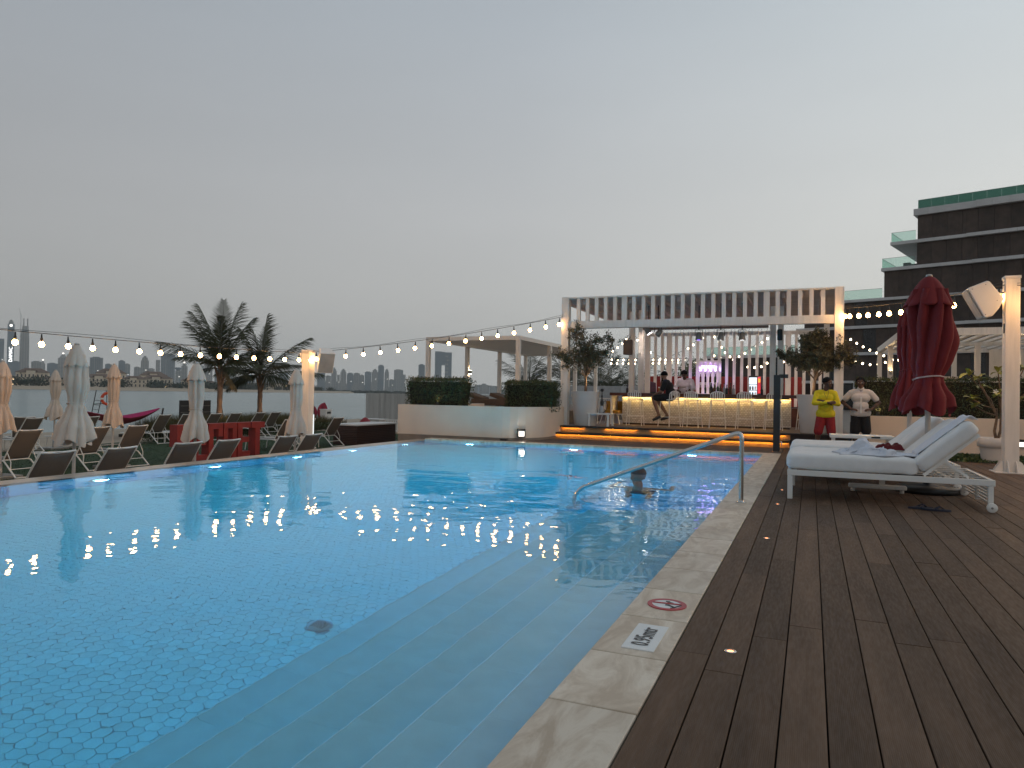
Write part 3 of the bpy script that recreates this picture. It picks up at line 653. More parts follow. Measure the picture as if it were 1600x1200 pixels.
def backbar():
    o = thing('lit_shelf', (-3.07, 23.7, .325), 'slatted white bottle shelf glowing violet behind the bar', 'shelf')
    for k in range(5): MB().bx(-3.43 + k*.155, -3.43 + k*.155 + .09, 23.5, 23.53, .33, 2.30).build('slat', M_white, o)
    MB().bx(-3.44, -2.70, 23.50, 23.86, 2.302, 2.35).build('top', M_white, o); MB().bx(-3.44, -2.70, 23.83, 23.86, .33, 2.30).build('back', M_white, o)
    for k in range(4): MB().bx(-3.43, -2.71, 23.54, 23.82, .9 + k*.36, .92 + k*.36).build('shelf_board', M_white, o)
    r = random.Random(4)
    for k in range(14):
        x = -3.35 + (k % 5)*.155 + .03; z = .921 + (k//5)*.36
        bo = MB().lathe([(0, 0), (.03, 0), (.03, .17), (.012, .21), (.012, .27), (0, .27)], 7, (x, 23.62, z)).build('bottle', r.choice((_g, _b, _p)), None, at=(x, 23.62, z))
        tag(bo, 'small bottle standing on the violet lit shelf', 'bottle', 'bottles on the violet shelf')
    l = bpy.data.lights.new('violet_lamp', 'AREA'); l.energy = 26; l.color = (.5, .32, 1); l.size = .5
    lo = bpy.data.objects.new('violet_lamp', l); col.objects.link(lo); lo.parent = o; lo.location = (0, 0.0, 1.85); lo.rotation_euler = (0, 0, 0)
    f = thing('drinks_fridge', (-1.57, 22.6, .9), 'black glass front fridge lit white inside with a red side panel', 'fridge')
    MB().bx(-1.75, -1.36, 22.55, 22.95, .9, 1.83).build('cabinet', M_black, f, bevel=.01)
    MB().bx(-1.73, -1.51, 22.542, 22.548, 1.0, 1.78).build('lit_interior', glow('fridge_light', (.82, .92, 1), 1.3), f)
    for k in range(3): MB().bx(-1.73, -1.51, 22.52, 22.541, 1.2 + k*.18, 1.215 + k*.18).build('shelf_wire', M_alu, f)
    for k in range(9): MB().lathe([(0, 0), (.024, 0), (.024, .09), (.010, .12), (0, .12)], 7, (-1.70 + (k % 3)*.075, 22.53, 1.04 + (k//3)*.18)).build('can', [_g, _b, M_white][k % 3], f)
    MB().bx(-1.49, -1.40, 22.540, 22.548, 1.3, 1.80).build('graphic_panel', mat('fridge_red', (.7, .03, .05), .4, emit=(1, .05, .08), es=.35), f)
    MB().bx(-1.475, -1.415, 22.535, 22.539, 1.63, 1.75).build('yellow_badge', mat('fridge_yellow', (.8, .45, .03), .4, emit=(1, .55, .05), es=.5), f)
    MB().bx(-5.05, .3, 22.4, 23.1, .325, .88).build('back_counter', M_mahog); tag(bpy.data.objects['back_counter'], 'low dark counter behind the bartender carrying the fridge', 'counter')
    lt = thing('led_strip', (-2.4, 23.2, .89), 'warm light strip along the back edge of the low dark counter', 'light strip'); MB().bx(-5.0, .2, 23.14, 23.17, .882, .89).build('diode_tape', glow('back_led', (1, .62, .34), 11), lt); MB().bx(-5.0, .2, 23.11, 23.138, .882, .91).build('channel', M_step2, lt)
    w = thing('red_banquette', (-3.0, 27.2, .3), 'long red upholstered banquette seen between the bar slats', 'banquette')
    for k in range(9): MB().bx(-5.7 + k*.6, -5.7 + k*.6 + .59, 27.0, 27.18, .75, 1.93).build('back_cushion', mat('red_upholstery', (.33, .03, .022), .8, rand=.2), w, bevel=.04)
    MB().bx(-5.7, -.31, 26.4, 27.0, .3, .74).build('seat_base', MATS['red_upholstery'], w, bevel=.03)
    tb = thing('till_screen', (-4.3, 20.9, 1.25), 'till with upright screen on the bar top', 'till')
    MB().obx((-4.3, 20.9, 1.43), (.24, .02, .30), Matrix.Rotation(.25, 3, 'X') @ Matrix.Rotation(-.7, 3, 'Z')).build('screen', mat('till_glass', (.16, .08, .12), .2), tb); MB().bx(-4.38, -4.22, 20.84, 20.98, 1.251, 1.29).build('stand', M_black, tb)
    gl = thing('beer_glass', (-4.02, 20.42, 1.251), 'tall glass of pale beer in front of the seated man', 'glass')
    MB().lathe([(0, .0), (.026, 0), (.036, .15)], 12, (-4.02, 20.42, 1.251), cap=False).build('beer', mat('beer', (.55, .26, .05), .15), gl); MB().lathe([(.036, .15), (.037, .18), (0, .18)], 12, (-4.02, 20.42, 1.251), cap=False).build('foam', M_cush, gl)
    for i, (x, y) in enumerate(((-3.28, 20.75), (-3.18, 20.85))):
        gg = MB().lathe([(.03, 0), (.008, .006), (.006, .08), (.035, .12), (.033, .2)], 10, (x, y, 1.251), cap=False).build('stemmed_glass', MATS['glassware'], None, at=(x, y, 1.251)); tag(gg, ['stemmed glass on the bar by the bartender, the one nearer him', 'stemmed glass on the bar by the bartender, the one nearer the shelf'][i], 'glass')
backbar()
def boxspeaker(loc, size, rot, m, label, cat='speaker', grille=None):
    o = thing('loudspeaker', loc, label, cat)
    R = rot; w, d, h = size; L = Vector(loc)
    poly = [(-w/2, -d/2), (w/2, -d/2), (w*.34, d/2), (-w*.34, d/2)]
    MB().prism(poly, lambda a, b: L + R @ Vector((a, b, -h/2)), lambda a, b: L + R @ Vector((a, b, h/2))).build('cabinet', m, o, bevel=.02)
    MB().obx(L + R @ Vector((0, -d/2 - .004, 0)), (w*.9, .008, h*.9), R).build('grille', grille or m, o)
    MB().obx(L + R @ Vector((0, d/2 + .05, 0)), (.05, .12, .2), R).build('bracket', M_black, o)
    for sx in (-1, 1):
        for sz in (-1, 1): MB().ball(L + R @ Vector((sx*w*.42, -d/2 - .008, sz*h*.42)), .006, 6, 4).build('screw', M_black, o)
    return o
M_spk = mat('brown_speaker', (.15, .095, .07), .6)
boxspeaker((-4.98, 20.58, 2.59), (.28, .22, .44), Matrix.Identity(3), M_spk, 'brown loudspeaker hung on the inner bar post')
boxspeaker((-.80, 20.6, 2.9), (.14, .14, .3), Matrix.Rotation(.2, 3, 'X'), M_black, 'small black loudspeaker hung at the right inner post of the bar')
# ---- planters with olive trees
def olive(loc, cz, rad, n, label, plabel, lean, seed):
    r = random.Random(seed); x, y, z = loc
    p = thing('tree_planter', loc, plabel, 'planter', 'tall white planters beside the bar')
    MB().lathe([(.29, 0), (.30, .01), (.365, .75), (.40, .93), (.405, .94), (.37, .94), (.36, .86)], 28, loc, cap=False).build('pot', M_pot, p)
    MB().lathe([(.37, .87), (0, .88)], 20, loc, cap=False).build('soil', M_twig, p)
    o = thing('olive_tree', (x, y, z + .86), label, 'tree', 'olive trees in the bar planters')
    base = Vector((x, y, z + .86)); fork = base + Vector((lean*.3, 0, .45))
    c = Vector((x + lean, y, cz)); ends = []
    tr = MB().tube([base, base + Vector((lean*.05, .02, .22)), fork], [.045, .036, .03], 8)
    for k in range(11):
        g = r.uniform(0, 2*PI); el = r.uniform(-.1, 1.2)
        e = c + Vector((math.cos(g)*math.cos(el)*rad[0]*.8, math.sin(g)*math.cos(el)*rad[1]*.8, math.sin(el)*rad[2]*.95 - .15))
        md = fork.lerp(e, .5) + Vector((r.uniform(-.08, .08), r.uniform(-.08, .08), .06))
        tr.tube([fork, md, e], [.016, .010, .005], 6); ends += [md, e, fork.lerp(e, .75), e]
    tr.build('trunk', M_bark, o)
    # foliage: sprays round twig ends
    P = []
    cen = [np.array(e) + np.array([r.gauss(0, .14)*rad[0], r.gauss(0, .14)*rad[1], r.gauss(0, .13)*rad[2]]) for e in ends for _ in range(5)]
    tw = MB()
    for q in cen:
        k = max(3, int(n/len(cen)*r.uniform(.3, 1.7))); d = rdirs(1)[0]; d[2] = abs(d[2])*.8 + .1; d /= np.linalg.norm(d); L = r.uniform(.12, .34)
        t = rng.uniform(-.2, 1, (k, 1)); P.append(q + d*t*L + rng.normal(0, .035, (k, 3)))
        tw.tube([tuple(q - d*.1), tuple(q + d*L)], .003, 4, cap=False)
    tw.build('twigs', M_bark, o)
    P = np.vstack(P); leaves('crown', P, .078, .024, M_olive, o, up=.25)
olive((-5.73, 18.78, .325), 2.36, (.95, .6, .78), 6500, 'sparse olive tree against the sky in the left bar planter', 'tall white planter by the bar steps with an upright sparse olive tree', .02, 3)
olive((.06, 18.86, .325), 2.22, (.80, .6, .60), 15000, 'dense olive tree standing behind the man in yellow', 'tall white planter standing behind the man in yellow', .08, 5)
def uplight(loc, label, tgt, e=18, c=(1, .7, .38), s=.03):
    o = thing('garden_spotlight', loc, label, 'garden light', 'small garden spotlights')
    MB().lathe([(.02, 0), (.028, .01), (.032, .07), (.026, .07)], 10, loc, cap=False).build('housing', M_black, o)
    MB().lathe([(.027, .062), (0, .066)], 10, loc, cap=False).build('lens', glow('uplight_lens', (1, .8, .5), 30), o)
    l = bpy.data.lights.new('lamp', 'SPOT'); l.energy = e; l.color = c; l.spot_size = R_(95); l.spot_blend = .8; l.shadow_soft_size = s
    lo = bpy.data.objects.new('lamp', l); col.objects.link(lo); lo.parent = o; lo.location = (0, 0, .085)
    lo.rotation_euler = (Vector(tgt) - Vector(loc)).to_track_quat('-Z', 'Y').to_euler(); return o
uplight((-5.50, 18.62, 1.19), 'small spotlight in the left planter shining on the sparse olive', (-5.72, 18.8, 1.9), 14)
uplight((-.12, 18.72, 1.19), 'small spotlight in the right planter shining on the olive trunk', (.06, 18.88, 1.8), 16)
def hookah():
    t = thing('side_table', (-5.27, 18.75, .325), 'low white side table in front of the left planter', 'table')
    MB().bx(-5.57, -4.97, 18.47, 19.03, .64, .675).build('table_top', M_frame, t, bevel=.004)
    for x in (-5.555, -5.035):
        for y in (18.485, 18.965): MB().bx(x, x + .05, y, y + .05, .326, .64).build('leg', M_frame, t)
    h = thing('hookah', (-5.25, 18.75, .676), 'black hookah pipe standing on the white side table', 'hookah'); L = (-5.25, 18.75, .676)
    MB().lathe([(0, 0), (.07, .0), (.085, .05), (.06, .14), (.03, .2)], 14, L, cap=False).build('water_base', _c, h)
    MB().lathe([(.03, .2), (.045, .24), (.05, .3), (.03, .34), (.018, .42), (.03, .46), (.014, .5), (.014, .58)], 12, L, cap=False).build('stem', M_black, h)
    MB().lathe([(.014, .58), (.05, .60), (.045, .66), (0, .67)], 12, L, cap=False).build('bowl', M_black, h)
    MB().lathe([(.09, .545), (.09, .555), (0, .556)], 14, L, cap=False).build('tray', M_alu, h)
    MB().tube([(-5.25, 18.75, .95), (-5.14, 18.73, 1.02), (-5.08, 18.72, .88), (-5.13, 18.7, .74), (-5.2, 18.69, .69)], .009, 6).build('hose', M_black, h)
    c = thing('lounge_chair', (-5.45, 20.6, .325), 'white wire lounge chair with a mustard cushion behind the hookah table', 'chair')
    for sx in (-.3, .3):
        for sy in (-.28, .28): MB().tube([(-5.45 + sx*.75, 20.6 + sy*.75, .62), (-5.45 + sx, 20.6 + sy, .326)], .012, 6).build('leg', M_frame, c)
    MB().bx(-5.72, -5.18, 20.35, 20.86, .625, .73).build('cushion', mat('mustard_fabric', (.42, .22, .03), .9), c, bevel=.03)
    MB().bx(-5.72, -5.18, 20.87, 20.95, .66, 1.0).build('back_cushion', MATS['mustard_fabric'], c, bevel=.03)
    f = MB()
    for k in range(9): f.tube([(-5.76 + k*.077, 20.97, .62), (-5.76 + k*.077, 21.05, 1.05)], .006, 5)
    f.tube([(-5.8, 20.3, .62), (-5.8, 20.98, .62), (-5.8, 21.06, 1.06), (-5.1, 21.06, 1.06), (-5.1, 20.98, .62), (-5.1, 20.3, .62), (-5.8, 20.3, .62)], .011, 6); f.build('wire_frame', M_frame, c)
hookah()
def shower():
    o = thing('pool_shower', (-.68, 16.40, 0), 'square black shower column at the pool corner', 'shower')
    MB().bx(-.75, -.615, 16.34, 16.46, .012, 1.665).build('column', M_black, o, bevel=.004)
    MB().bx(-.78, -.585, 16.31, 16.49, .0, .012).build('base_plate', M_steel, o)
    MB().bx(-.64, -.46, 16.36, 16.44, 1.60, 1.68).build('shower_head', M_black, o, bevel=.004)
    MB().tube([(-.614, 16.38, .22), (-.585, 16.38, .22), (-.575, 16.38, .20), (-.575, 16.38, .15)], .014, 8).build('foot_tap', M_steel, o)
    MB().lathe([(.016, 0), (.016, .03), (0, .03)], 10, (-.60, 16.36, 1.05)).build('valve_knob', M_steel, o)
shower()
# ================================================================== PEOPLE
def skin_mesh(caps, name, m, parent, vox=.011, smooth=4, extra=None):
    """one continuous surface grown round a chain of tapered limbs (joined, re-meshed and relaxed)"""
    mb = MB()
    for (p, q, r1, r2) in caps:
        p = Vector(p); q = Vector(q); k = 5
        d = q - p
        if d.length < 1e-4: q = p + Vector((0, 0, .001)); d = q - p
        d.normalize(); pts = []; rs = []
        for i in range(4): a = PI/2*i/3.6; pts.append(p - d*r1*math.cos(a)); rs.append(max(.001, r1*math.sin(a)))
        pts.append(p); rs.append(r1); pts.append(q); rs.append(r2)
        for i in range(3, -1, -1): a = PI/2*i/3.6; pts.append(q + d*r2*math.cos(a)); rs.append(max(.001, r2*math.sin(a)))
        mb.tube(pts, rs, 12)
    if extra: extra(mb)
    o = mb.build(name, m, parent)
    r = o.modifiers.new('r', 'REMESH'); r.mode = 'VOXEL'; r.voxel_size = vox; r.use_smooth_shade = True
    s = o.modifiers.new('s', 'SMOOTH'); s.factor = .5; s.iterations = smooth
    dg = bpy.context.evaluated_depsgraph_get(); me = bpy.data.meshes.new_from_object(o.evaluated_get(dg)); me.name = name
    o.modifiers.clear(); o.data = me
    if not me.materials: me.materials.append(m)
    return o
V3 = Vector
def head_caps(c, f, s=1):
    """head centred at c facing the horizontal unit direction f"""
    f = V3((f[0], f[1], f[2] if len(f) > 2 else 0)).normalized(); u = V3((0, 0, 1)); u = (u - f*u.dot(f)).normalized(); r = f.cross(u)
    c = V3(c); P = lambda a, b, h: c + (f*a + r*b + u*h)*s
    caps = [(P(-.02, 0, .035), P(.02, 0, .035), .082*s, .080*s), (P(.02, 0, 0), P(.035, 0, -.06), .068*s, .050*s), (P(.045, 0, -.082), P(.052, 0, -.082), .036*s, .034*s),
            (P(.085, 0, .005), P(.108, 0, -.022), .010*s, .014*s), (P(.092, -.016, -.025), P(.092, .016, -.025), .011*s, .011*s), (P(.078, -.035, .028), P(.078, .035, .028), .016*s, .016*s), (P(.082, -.018, -.058), P(.082, .018, -.058), .010*s, .010*s)]
    for b in (-1, 1): caps += [(P(-.005, b*.078, .02), P(-.008, b*.080, -.022), .018*s, .013*s), (P(.045, b*.042, -.02), P(.05, b*.04, -.02), .03*s, .03*s)]
    return caps, P
def hand_caps(w, d, pn, s=1, curl=.5, mirror=1):
    """wrist w, hand direction d, palm normal pn: palm plus five unequal bent fingers"""
    w = V3(w); d = V3(d).normalized(); n = V3(pn); n = (n - d*n.dot(d)).normalized(); a = d.cross(n)*mirror
    caps = []
    for k in range(4): caps.append((w + a*(k-1.5)*.012*s, w + d*.085*s + a*(k-1.5)*.019*s, .014*s, .012*s))
    for k, L in enumerate((.068, .078, .072, .055)):
        b = w + d*.088*s + a*(k-1.5)*.0195*s; m = b + (d*math.cos(curl*.5) + n*math.sin(curl*.5))*L*.5*s; e = m + (d*math.cos(curl*1.3) + n*math.sin(curl*1.3))*L*.5*s
        caps += [(b, m, .0095*s, .0085*s), (m, e, .0085*s, .007*s)]
    b = w + d*.022*s - a*.022*s; m = b + (d*.6 - a*.75 + n*.25).normalized()*.042*s; e = m + (d*.9 - a*.3 + n*.3).normalized()*.032*s
    caps += [(b, m, .012*s, .010*s), (m, e, .010*s, .008*s)]
    return caps
def foot_caps(a, f, s=1):
    a = V3(a); f = V3(f).normalized()
    return [(a + V3((0, 0, -.04)) - f*.03, a + V3((0, 0, -.05)) + f*.07, .036*s, .030*s), (a + V3((0, 0, -.055)) + f*.05, a + V3((0, 0, -.066)) + f*.15, .034*s, .020*s), (a, a + V3((0, 0, -.045)), .036*s, .036*s)]
def face_parts(P, parent, hm, hair='short', s=1):
    e = MB()
    for b in (-1, 1): e.ball(P(.079, b*.031, .004), .0115*s, 8, 6)
    e.build('eyes', M_eye, parent)
    h = MB(); V = []
    n, m = 20, 10
    def fn(u, v):
        th = v*PI*.56; ph = u*2*PI; rr = .0965 + .004*mnoise.noise(V3((u*9, v*7, 1)))
        fr = math.cos(ph); cut = 1 - .34*max(0, fr)**1.5
        th *= cut
        return P(rr*math.sin(th)*math.cos(ph)*1.04 - .008, rr*math.sin(th)*math.sin(ph)*.93, rr*math.cos(th)*1.06 + .034)
    h.grid(fn, n, m); h.build('hair', M_hair, parent, solid=.012)
def limb(*js): return [(js[i][0], js[i+1][0], js[i][1], js[i+1][1]) for i in range(len(js)-1)]
def standing_yellow():
    o = thing('person', (.30, 17.25, 0), 'man in yellow long sleeved top and red shorts with crossed arms', 'person')
    L = V3((.30, 17.25, 0)); A = lambda x, y, z: L + V3((x, y, z))
    hip = .80; sh = 1.33
    hc, P = head_caps(A(.03, -.01, 1.515), (.93, -.36, 0))
    lf = A(-.20, -.05, .075); rt = A(.14, .05, .075)
    legs = limb((A(-.085, 0, .80), .088), (A(-.14, -.03, .43), .058), (A(-.155, -.02, .30), .055), (lf, .036)) + limb((A(.085, 0, .80), .088), (A(.115, .0, .43), .058), (A(.13, .03, .30), .055), (rt, .036))
    torso = [(A(-.065, 0, .86), A(.065, 0, .86), .098, .098), (A(-.045, -.025, .98), A(.045, -.025, .98), .102, .102), (A(-.075, -.01, 1.18), A(.075, -.01, 1.18), .098, .098), (A(-.125, .01, 1.30), A(.125, .01, 1.30), .062, .062), (A(0, 0, 1.32), A(.015, -.01, 1.46), .055, .05)]
    eL, eR = A(-.235, -.13, 1.07), A(.25, -.10, 1.06); sL, sR = A(-.175, 0, 1.29), A(.175, 0, 1.29); wL, wR = A(.06, -.245, 1.08), A(-.055, -.21, 1.11)
    arms = limb((sL, .058), (eL, .045), (wL, .030)) + limb((sR, .058), (eR, .045), (wR, .030))
    hands = hand_caps(wL, (1, .25, .1), (0, 1, 0), curl=.5) + hand_caps(wR, (-1, .3, .12), (0, 1, 0), curl=.6, mirror=-1)
    b = skin_mesh(hc + legs + torso + arms + hands + foot_caps(lf, (-.4, -1, 0)) + foot_caps(rt, (.35, -1, 0)), 'body', M_skin, o, .0085)
    face_parts(P, o, M_hair)
    top = [(p, q, r1 + .013, r2 + .013) for p, q, r1, r2 in torso[:4]] + limb((sL, .068), (eL, .058), (eL.lerp(wL, .82), .044)) + limb((sR, .068), (eR, .058), (eR.lerp(wR, .82), .044)) + [(A(-.075, -.005, .835), A(.075, -.005, .835), .130, .130), (A(0, -.07, .93), A(.02, -.08, .98), .08, .08)]
    def wr(nt, vec, out, bb): return None
    skin_mesh(top, 'long_sleeved_top', mat('yellow_cotton', (.62, .50, .012), .85, var=.12, nscale=14, bump=.6, bscale=18), o, .011, 3)
    sht = [(A(-.07, 0, .78), A(.07, 0, .78), .108, .108)] + limb((A(-.085, 0, .76), .108), (A(-.145, -.025, .44), .098)) + limb((A(.085, 0, .76), .108), (A(.12, 0, .44), .098))
    skin_mesh(sht, 'shorts', mat('red_cotton', (.27, .014, .018), .85, var=.12, nscale=12, bump=.5, bscale=16), o, .011, 2)
    MB().tube([A(-.05, -.07, 1.40), A(-.03, -.135, 1.28), A(.02, -.15, 1.16), A(.05, -.14, 1.28), A(.06, -.07, 1.40)], .004, 5).build('lanyard', M_black, o)
    return o
standing_yellow()
def standing_white():
    o = thing('person', (1.02, 17.62, 0), 'man in white short sleeved shirt and black shorts with hands on hips', 'person')
    L = V3((1.02, 17.62, 0)); A = lambda x, y, z: L + V3((x, y, z))
    hc, P = head_caps(A(-.01, -.02, 1.535), (-.12, -1, 0))
    lf = A(-.105, 0, .075); rt = A(.125, 0, .075)
    legs = limb((A(-.09, 0, .82), .090), (A(-.105, -.02, .45), .060), (A(-.105, 0, .32), .056), (lf, .037)) + limb((A(.09, 0, .82), .090), (A(.115, -.02, .45), .060), (A(.12, 0, .32), .056), (rt, .037))
    torso = [(A(-.07, 0, .88), A(.07, 0, .88), .10, .10), (A(-.05, -.025, 1.02), A(.05, -.025, 1.02), .102, .102), (A(-.085, -.01, 1.20), A(.085, -.01, 1.20), .098, .098), (A(-.145, .01, 1.33), A(.145, .01, 1.33), .058, .058), (A(0, 0, 1.34), A(0, -.015, 1.48), .058, .052)]
    sL, sR = A(-.195, .0, 1.31), A(.195, .0, 1.31); eL, eR = A(-.37, .04, 1.10), A(.37, .04, 1.10); wL, wR = A(-.20, -.10, .955), A(.21, -.10, .955)
    arms = limb((sL, .058), (eL, .043), (wL, .029)) + limb((sR, .058), (eR, .043), (wR, .029))
    hands = hand_caps(wL, (.75, -.45, -.1), (0, .5, -1), curl=.45) + hand_caps(wR, (-.75, -.45, -.1), (0, .5, -1), curl=.45, mirror=-1)
    skin_mesh(hc + legs + torso + arms + hands + foot_caps(lf, (-.3, -1, 0)) + foot_caps(rt, (.3, -1, 0)), 'body', M_skin, o, .0085)
    face_parts(P, o, M_hair)
    top = [(p, q, r1 + .013, r2 + .013) for p, q, r1, r2 in torso[:4]] + limb((sL, .070), (sL.lerp(eL, .62), .070)) + limb((sR, .070), (sR.lerp(eR, .62), .070)) + [(A(-.08, -.01, .875), A(.08, -.01, .875), .134, .134)]
    skin_mesh(top, 'shirt', mat('white_cotton', (.62, .56, .52), .85, var=.06, nscale=12, bump=.6, bscale=18), o, .011, 3)
    skin_mesh([(A(0, .012, 1.40), A(0, .01, 1.405), .082, .075)], 'collar', MATS['white_cotton'], o, .011, 2)
    MB().bx(1.02 - .012, 1.02 + .012, 17.62 - .172, 17.62 - .155, .86, 1.22).build('button_placket', M_cush, o)
    skin_mesh([(A(-.075, 0, .81), A(.075, 0, .81), .110, .110)] + limb((A(-.09, 0, .79), .110), (A(-.105, -.01, .47), .105)) + limb((A(.09, 0, .79), .110), (A(.115, -.01, .47), .105)), 'shorts', M_blackc, o, .011, 2)
standing_white()
def seated_black():
    o = thing('person', (-3.62, 19.82, .325), 'man in black shirt and shorts sitting sideways on a bar stool', 'person')
    L = V3((-3.62, 19.80, .325)); A = lambda x, y, z: L + V3((x, y, z))
    hc, P = head_caps(A(-.16, .03, 1.40), (-.80, .55, -.05))
    hipz = .83
    torso = [(A(.04, -.07, hipz), A(.04, .07, hipz), .115, .115), (A(.03, -.06, .96), A(.03, .06, .96), .115, .115), (A(-.03, -.08, 1.12), A(-.03, .08, 1.12), .115, .115), (A(-.09, -.14, 1.22), A(-.09, .14, 1.22), .078, .078), (A(-.10, 0, 1.22), A(-.145, .01, 1.35), .058, .052)]
    kn, kf = A(-.42, -.10, .78), A(-.40, .14, .80); an, af = A(-.27, -.12, .34), A(-.08, .10, .33)
    legs = limb((A(.0, -.09, .81), .095), (kn, .062), (kn.lerp(an, .35), .060), (an, .038)) + limb((A(.0, .09, .81), .095), (kf, .062), (kf.lerp(af, .35), .060), (af, .038))
    sN, sF = A(-.09, -.20, 1.20), A(-.09, .20, 1.20); eN, eF = A(-.17, -.24, .97), A(-.30, .34, 1.03); wN, wF = A(-.36, -.12, .90), A(-.26, .20, 1.24)
    arms = limb((sN, .056), (eN, .043), (wN, .029)) + limb((sF, .056), (eF, .043), (wF, .029))
    hands = hand_caps(wN, (-.8, .1, -.35), (0, 0, -1), curl=.7) + hand_caps(wF, (.35, -.45, .75), (.5, -.5, -.2), curl=.9, mirror=-1)
    skin_mesh(hc + legs + torso + arms + hands + foot_caps(an, (-.85, -.2, -.45)) + foot_caps(af, (-.9, .1, -.3)), 'body', M_skinl, o, .0085)
    face_parts(P, o, M_hair)
    skin_mesh([(P(.05, 0, -.085), P(.055, 0, -.09), .045, .042), (P(.03, -.05, -.06), P(.03, .05, -.06), .025, .025)], 'beard', M_hair, o, .008, 2)
    skin_mesh([(p, q, r1 + .013, r2 + .013) for p, q, r1, r2 in torso[:4]] + limb((sN, .078), (sN.lerp(eN, .75), .066)) + limb((sF, .078), (sF.lerp(eF, .75), .066)), 'shirt', M_blackc, o, .011, 3)
    skin_mesh([(A(.04, -.07, hipz), A(.04, .07, hipz), .128, .128)] + limb((A(.0, -.09, .81), .112), (A(.0, -.09, .81).lerp(kn, .86), .088)) + limb((A(.0, .09, .81), .112), (A(.0, .09, .81).lerp(kf, .86), .088)), 'shorts', M_blackc, o, .011, 2)
    s = MB()
    for a, f in ((an, (-.85, -.2, -.45)), (af, (-.9, .1, -.3))):
        f = V3(f).normalized(); s.tube([a + V3((0, 0, -.085)) - f*.06, a + V3((0, 0, -.085)) + f*.02, a + V3((0, 0, -.09)) + f*.18], [.04, .045, .034], 8)
    s.build('sandals', M_black, o)
seated_black()
def bartender():
    o = thing('person', (-3.46, 21.45, .325), 'bartender in white shirt looking down behind the bar', 'person')
    L = V3((-3.46, 21.45, .325)); A = lambda x, y, z: L + V3((x, y, z))
    hc, P = head_caps(A(.0, -.20, 1.49), (.05, -.80, -.55))
    lf, rt = A(-.1, .05, .075), A(.1, .05, .075)
    legs = limb((A(-.09, .06, .86), .09), (A(-.1, .03, .47), .06), (lf, .038)) + limb((A(.09, .06, .86), .09), (A(.1, .03, .47), .06), (rt, .038))
    torso = [(A(-.075, .05, .90), A(.075, .05, .90), .11, .11), (A(-.06, .0, 1.04), A(.06, .0, 1.04), .115, .115), (A(-.09, -.06, 1.20), A(.09, -.06, 1.20), .11, .11), (A(-.15, -.09, 1.31), A(.15, -.09, 1.31), .07, .07), (A(0, -.1, 1.33), A(0, -.17, 1.43), .056, .052)]
    sL, sR = A(-.20, -.09, 1.29), A(.20, -.09, 1.29); eL, eR = A(-.26, -.20, 1.07), A(.28, -.22, 1.08); wL, wR = A(-.10, -.40, 1.0), A(.16, -.44, 1.02)
    hands = hand_caps(wL, (.3, -.9, -.1), (0, 0, -1), curl=.8) + hand_caps(wR, (-.2, -.9, 0), (0, 0, -1), curl=.9, mirror=-1)
    skin_mesh(hc + legs + torso + limb((sL, .056), (eL, .043), (wL, .029)) + limb((sR, .056), (eR, .043), (wR, .029)) + hands + foot_caps(lf, (-.2, -1, 0)) + foot_caps(rt, (.2, -1, 0)), 'body', M_skin, o, .0095)
    face_parts(P, o, M_hair)
    skin_mesh([(p, q, r1 + .013, r2 + .013) for p, q, r1, r2 in torso[:4]] + limb((sL, .078), (eL, .062), (eL.lerp(wL, .5), .05)) + limb((sR, .078), (eR, .062), (eR.lerp(wR, .5), .05)) + [(A(-.085, .05, .86), A(.085, .05, .86), .125, .125)], 'shirt', MATS['white_cotton'], o, .011, 3)
    skin_mesh([(A(-.085, .05, .86), A(.085, .05, .86), .118, .118)] + limb((A(-.09, .06, .84), .11), (A(-.1, .03, .12), .075)) + limb((A(.09, .06, .84), .11), (A(.1, .03, .12), .075)), 'trousers', M_blackc, o, .012, 2)
bartender()
